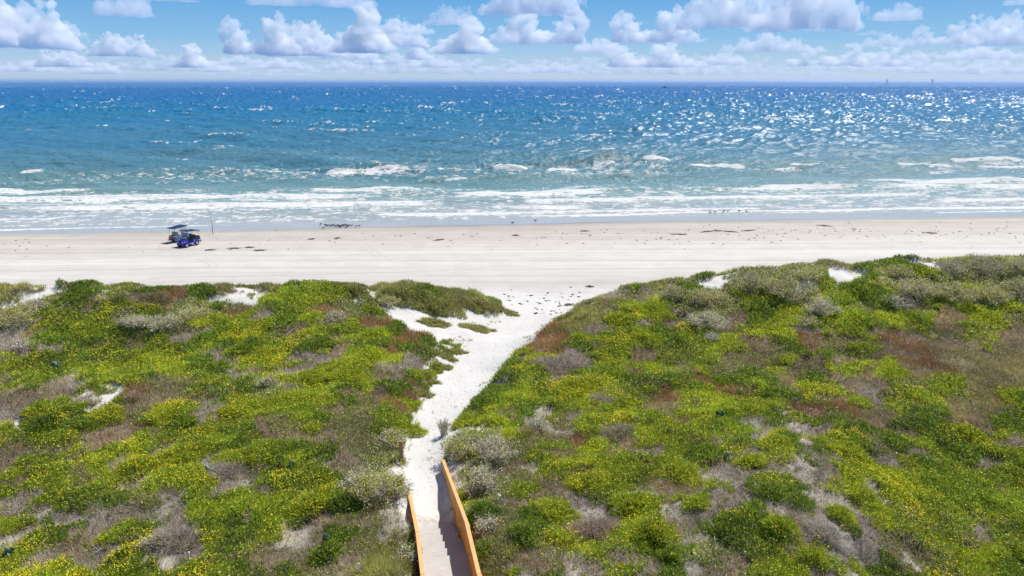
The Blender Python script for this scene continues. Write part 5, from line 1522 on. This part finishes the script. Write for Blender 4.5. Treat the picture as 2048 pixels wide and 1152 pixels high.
MOUNDS = [
    (465, 830, 62, .55, YL, 210, 'round yellow flowered bush standing alone in dry brown grass on the left'),
    (212, 838, 74, .5, YL, 190, 'yellow flowered bush right below the bare white sand streak on the left'),
    (170, 852, 60, .4, GR, 40, 'green bush with few flowers left of the white sand streak bush'),
    (88, 850, 62, .5, DK, 110, 'dark green bush dotted with yellow beside the grey dead patch at far left'),
    (335, 838, 74, .42, YL, 150, 'yellow topped bush in the middle of the left brown grass'),
    (375, 850, 42, .36, GR, 120, 'small flowered bush with a dark hollow under it on the left'),
    (630, 1012, 110, .75, YL, 200, 'large yellow flowered mound to the left of the largest pale shrub'),
    (695, 1015, 66, .65, DK, 12, 'dark green mound squeezed between the yellow mound and the largest pale shrub'),
    (647, 1112, 60, .35, GR, 0, 'bright green low mound in brown grass near the bottom centre left'),
    (600, 1048, 40, .35, GR, 4, 'small green tuft below the large yellow flowered mound'),
    (965, 1040, 62, .55, DK, 8, 'dark green mound touching the right timber wall at its kink'),
    (628, 862, 46, .35, LI, 0, 'bright green tuft alone in brown grass left of the path bend'),
    (790, 790, 32, .35, GR, 0, 'single green tuft in pink brown grass left of the path'),
    (822, 868, 50, .55, LI, 6, 'bright green mound bulging into the left side of the sandy path'),
    (935, 845, 60, .5, LI, 10, 'bright green mound at the right edge of the sandy path'),
    (1000, 690, 0, 0, None, 0, ''),
    (1240, 640, 66, .5, YL, 90, 'yellow green mound halfway up the right dune'),
    (1285, 676, 76, .55, LI, 25, 'domed bright green mound with a dark underside on the right dune'),
    (1160, 678, 42, .4, LI, 0, 'small smooth lime mound near the orange red plants right of the path'),
    (1300, 627, 92, .5, LI, 0, 'long lime green mound below the right crest'),
    (1255, 812, 46, .42, YL, 190, 'compact yellow flowered bush near the middle of the right dune'),
    (1150, 790, 84, .5, YL, 170, 'wide yellow flowered mound left of the brown hollow on the right dune'),
    (1185, 778, 56, .5, YL, 190, 'yellow flowered mound directly above the brown hollow on the right dune'),
    (1735, 590, 105, 1.0, {'green': .6, 'lime': .22, 'dark': .18}, 14, 'big smooth dark green mound right of the large sand patch'),
    (1820, 534, 62, .25, GR, 6, 'green dome on the right skyline left of the small sand patch'),
    (1700, 915, 76, .75, YL, 60, 'bright yellow green bush hanging on the right ridge slope'),
    (1945, 872, 52, .5, YL, 110, 'round yellow green bush ringed by brown grass near the right edge'),
    (1785, 888, 60, .4, GR, 10, 'green tuft above the dark grey hollow on the right'),
    (1678, 1040, 58, .55, LI, 26, 'tufted green bush in grey dead stems on the right ridge'),
    (1560, 1062, 66, .65, LI, 50, 'green bush with yellow bits in the grey stems at lower right'),
    (1625, 1122, 56, .5, YL, 190, 'round yellow flowered bush in the grey stems near the bottom right'),
    (1730, 1010, 56, .5, LI, 10, 'long tufted green bush along the sloping ridge at right'),
    (1540, 1000, 52, .45, GR, 6, 'dark tipped green bush left of the ridge top on the right'),
    (1600, 1010, 50, .4, GR, 4, 'green bush just right of a grey sandy slope at lower right'),
    (1390, 1015, 52, .42, LI, 6, 'green bush beside a pale dead stem heap at lower right centre'),
    (1130, 1090, 64, .5, YL, 170, 'bush with orange yellow flowers near the bottom right of the walls'),
    (1310, 1065, 92, .6, YL, 110, 'wide yellow dotted green bush left of the grey sandy slope'),
    (1335, 1122, 46, .5, GR, 0, 'plain green bush below the wide yellow dotted one'),
    (1048, 1075, 52, .5, GR, 6, 'green bush above dark shade right of the lower timber wall'),
    (1175, 968, 88, .45, YL, 150, 'yellow crowned green mound right of the purplish grey shrub'),
    (1115, 1030, 80, .5, LI, 40, 'lime mound with few flowers over a brown dead thicket'),
    (1265, 1010, 80, .4, LI, 6, 'smooth lime mound left of a pale dead stem heap'),
    (1500, 928, 52, .4, YL, 190, 'intensely yellow bush near a small pale cactus on the right'),
    (1350, 945, 78, .45, YL, 60, 'lime mound with yellow left tip on the right dune'),
    (1490, 820, 90, .4, LI, 20, 'long lime mound on the ridge line of the right dune'),
    (1790, 745, 56, .4, LI, 0, 'pale lime tuft in the brown slope at right'),
    (500, 700, 70, .5, GR, 30, 'rounded dark green mound in the middle of the left dune'),
    (530, 720, 70, .5, YL, 130, 'yellow dotted mound beside a black hollow on the left dune'),
    (640, 690, 62, .5, GR, 6, 'green mound between two brown patches on the left dune'),
    (690, 752, 90, .5, LI, 50, 'long bright mound with a dark foot left of the path'),
    (615, 760, 60, .5, YL, 30, 'lime mound above whitish twigs in the hollow left of the path'),
    (870, 600, 0, 0, None, 0, ''),
    (350, 925, 92, .5, YL, 120, 'brightest lime mound in the lower left quarter'),
    (270, 940, 80, .4, YL, 150, 'yellow flowered mound left of the brightest lime mound'),
    (475, 925, 80, .5, YL, 100, 'flowered green mound right of the brightest lime mound'),
]
for a in MOUNDS:
    if a[4]: mound(*a)
OLV = {'olive': .7, 'green': .18, 'tan': .12}
for a in [(880, 612, 96, .55, 'olive mound of fine grass with its foot in white sand by the path mouth'), (957, 618, 66, .45, 'second olive grass mound nearest the beach end of the path'), (1015, 626, 46, .2, 'thin olive tuft farthest out on the white sand at the path mouth'),
          (868, 648, 66, .34, 'lower left olive grass mound on the white sand slope'), (952, 660, 66, .36, 'lower right olive grass mound on the white sand slope'), (912, 706, 40, .2, 'little olive tuft on white sand close to the middle of the path'), (882, 735, 46, .18, 'sparse olive scrub on the left sand bank where the path bends'), (858, 764, 42, .18, 'sparse scrub at the edge of the left sand bank below the path bend'), (898, 716, 34, .14, 'very small olive sprig cluster nearest the path on the left sand bank'),
          (846, 790, 40, .2, 'lowest olive scrub patch on the left sand bank'), (868, 706, 46, .2, 'olive scrub at the top of the left sand bank under the grass mounds'), (815, 594, 95, .5, 'olive grass dome on the skyline left of the path mouth'),
          (720, 590, 50, .5, 'olive grass dome beside the white sand notch of the left crest'), (1130, 640, 70, .35, 'olive tuft on the right shoulder of the path')]:
    mound(a[0], a[1], a[2], a[3], OLV, 0, a[4], 'grass mound', 'grass_mound', 'olive grass mounds by the path mouth', .5)
PUR = {'purple': .62, 'brown': .22, 'pale': .16}; BRN = {'brown': .7, 'tan': .2, 'purple': .1}
for a in [(345, 1085, 92, .5, PUR, 'biggest brown dead thicket low on the left'), (1188, 1070, 92, .55, {'brown': .5, 'purple': .5}, 'rounded brown dead thicket below the lime mounds'), (1235, 868, 78, .3, PUR, 'low purple grey dead thicket in the middle of the right dune'),
          (1205, 805, 50, .35, PUR, 'dark dead thicket in the hollow below yellow mounds'), (1110, 735, 86, .4, PUR, 'purple grey dead thicket near the path edge on the right'), (455, 945, 60, .4, PUR, 'purple grey dead thicket between lime mounds at lower left'),
          (1655, 1075, 80, .4, {'pale': .5, 'purple': .5}, 'pale tangled dead stems on the lower right ridge'), (270, 800, 30, .45, BRN, 'small rusty brown bush right of the white sand streak'), (1060, 868, 40, .4, {'tan': .5, 'olive': .3, 'brown': .2}, 'tan grass tuft under the whitish twig bush'),
          (300, 605, 70, .6, {'brown': .6, 'dark': .4}, 'dark brown bush below the left crest'), (235, 607, 40, .6, {'dark': .5, 'olive': .5}, 'dark olive bush left of the dark brown bush')]:
    mound(a[0], a[1], a[2], a[3], a[4], 0, a[5], 'dead thicket', 'dead_thicket', 'dead thickets on the dunes', .8, True, 1.35)

# ------------------------------------------------------------------ prickly pears
M_pad = simple('cactus_pad', (.075, .135, .075), .55, spec=.35, noise=.35, nscale=14)
M_padb = simple('blue_grey_pad', (.20, .27, .24), .55, noise=.25, nscale=14)
rp = random.Random(9)
for (px, py, n, s, mat_, lab) in [(22, 1112, 7, 1.2, M_padb, 'pale blue grey prickly pear at the lower left edge'), (272, 955, 6, 1.0, M_pad, 'dark prickly pear under the yellow mounds at lower left'), (583, 940, 6, 1.2, M_pad, 'dark prickly pear in brown grass left of the largest pale shrub'),
                                  (418, 945, 7, 1.0, M_padb, 'blue grey prickly pear at the foot of a purple dead thicket'), (652, 1085, 6, 1.0, M_pad, 'dark prickly pear above the low green mound at the bottom'), (1180, 838, 0, 1, M_pad, ''),
                                  (1437, 838, 7, 1.3, M_pad, 'dark prickly pear above the right hand ridge'), (1455, 918, 5, .9, M_padb, 'pale prickly pear beside the intensely yellow bush'), (115, 738, 9, 1.5, M_padb, 'whitish speckled prickly pear in the far left hollow'),
                                  (382, 1055, 5, .8, M_pad, 'dark prickly pear next to the biggest brown thicket')]:
    if not n: continue
    g = on_ground(px, py); s *= .62; root = empty('prickly_pear', g, 0, lab, 'cactus', 'prickly pears on the dunes')
    for k in range(n):
        a = rp.uniform(0, 6.28); rr_ = rp.uniform(.0, .22) * s; lv = k % 2
        m = MB(); rot = Euler((rp.uniform(-.5, .5), rp.uniform(-.5, .5), rp.uniform(0, 3.14)))
        m.ball((math.cos(a) * rr_, math.sin(a) * rr_, (.16 + .20 * lv) * s), .13 * s, 2, (1, .22, 1.3), rot)
        for q in range(10):
            m.ball(Vector((math.cos(a) * rr_, math.sin(a) * rr_, (.16 + .20 * lv) * s)) + rot.to_matrix() @ Vector((rp.uniform(-.09, .09) * s, rp.choice((-.028, .028)) * s, rp.uniform(-.12, .12) * s)), .008 * s, 1)
        m.build('pad', mat_, root, smooth=True)
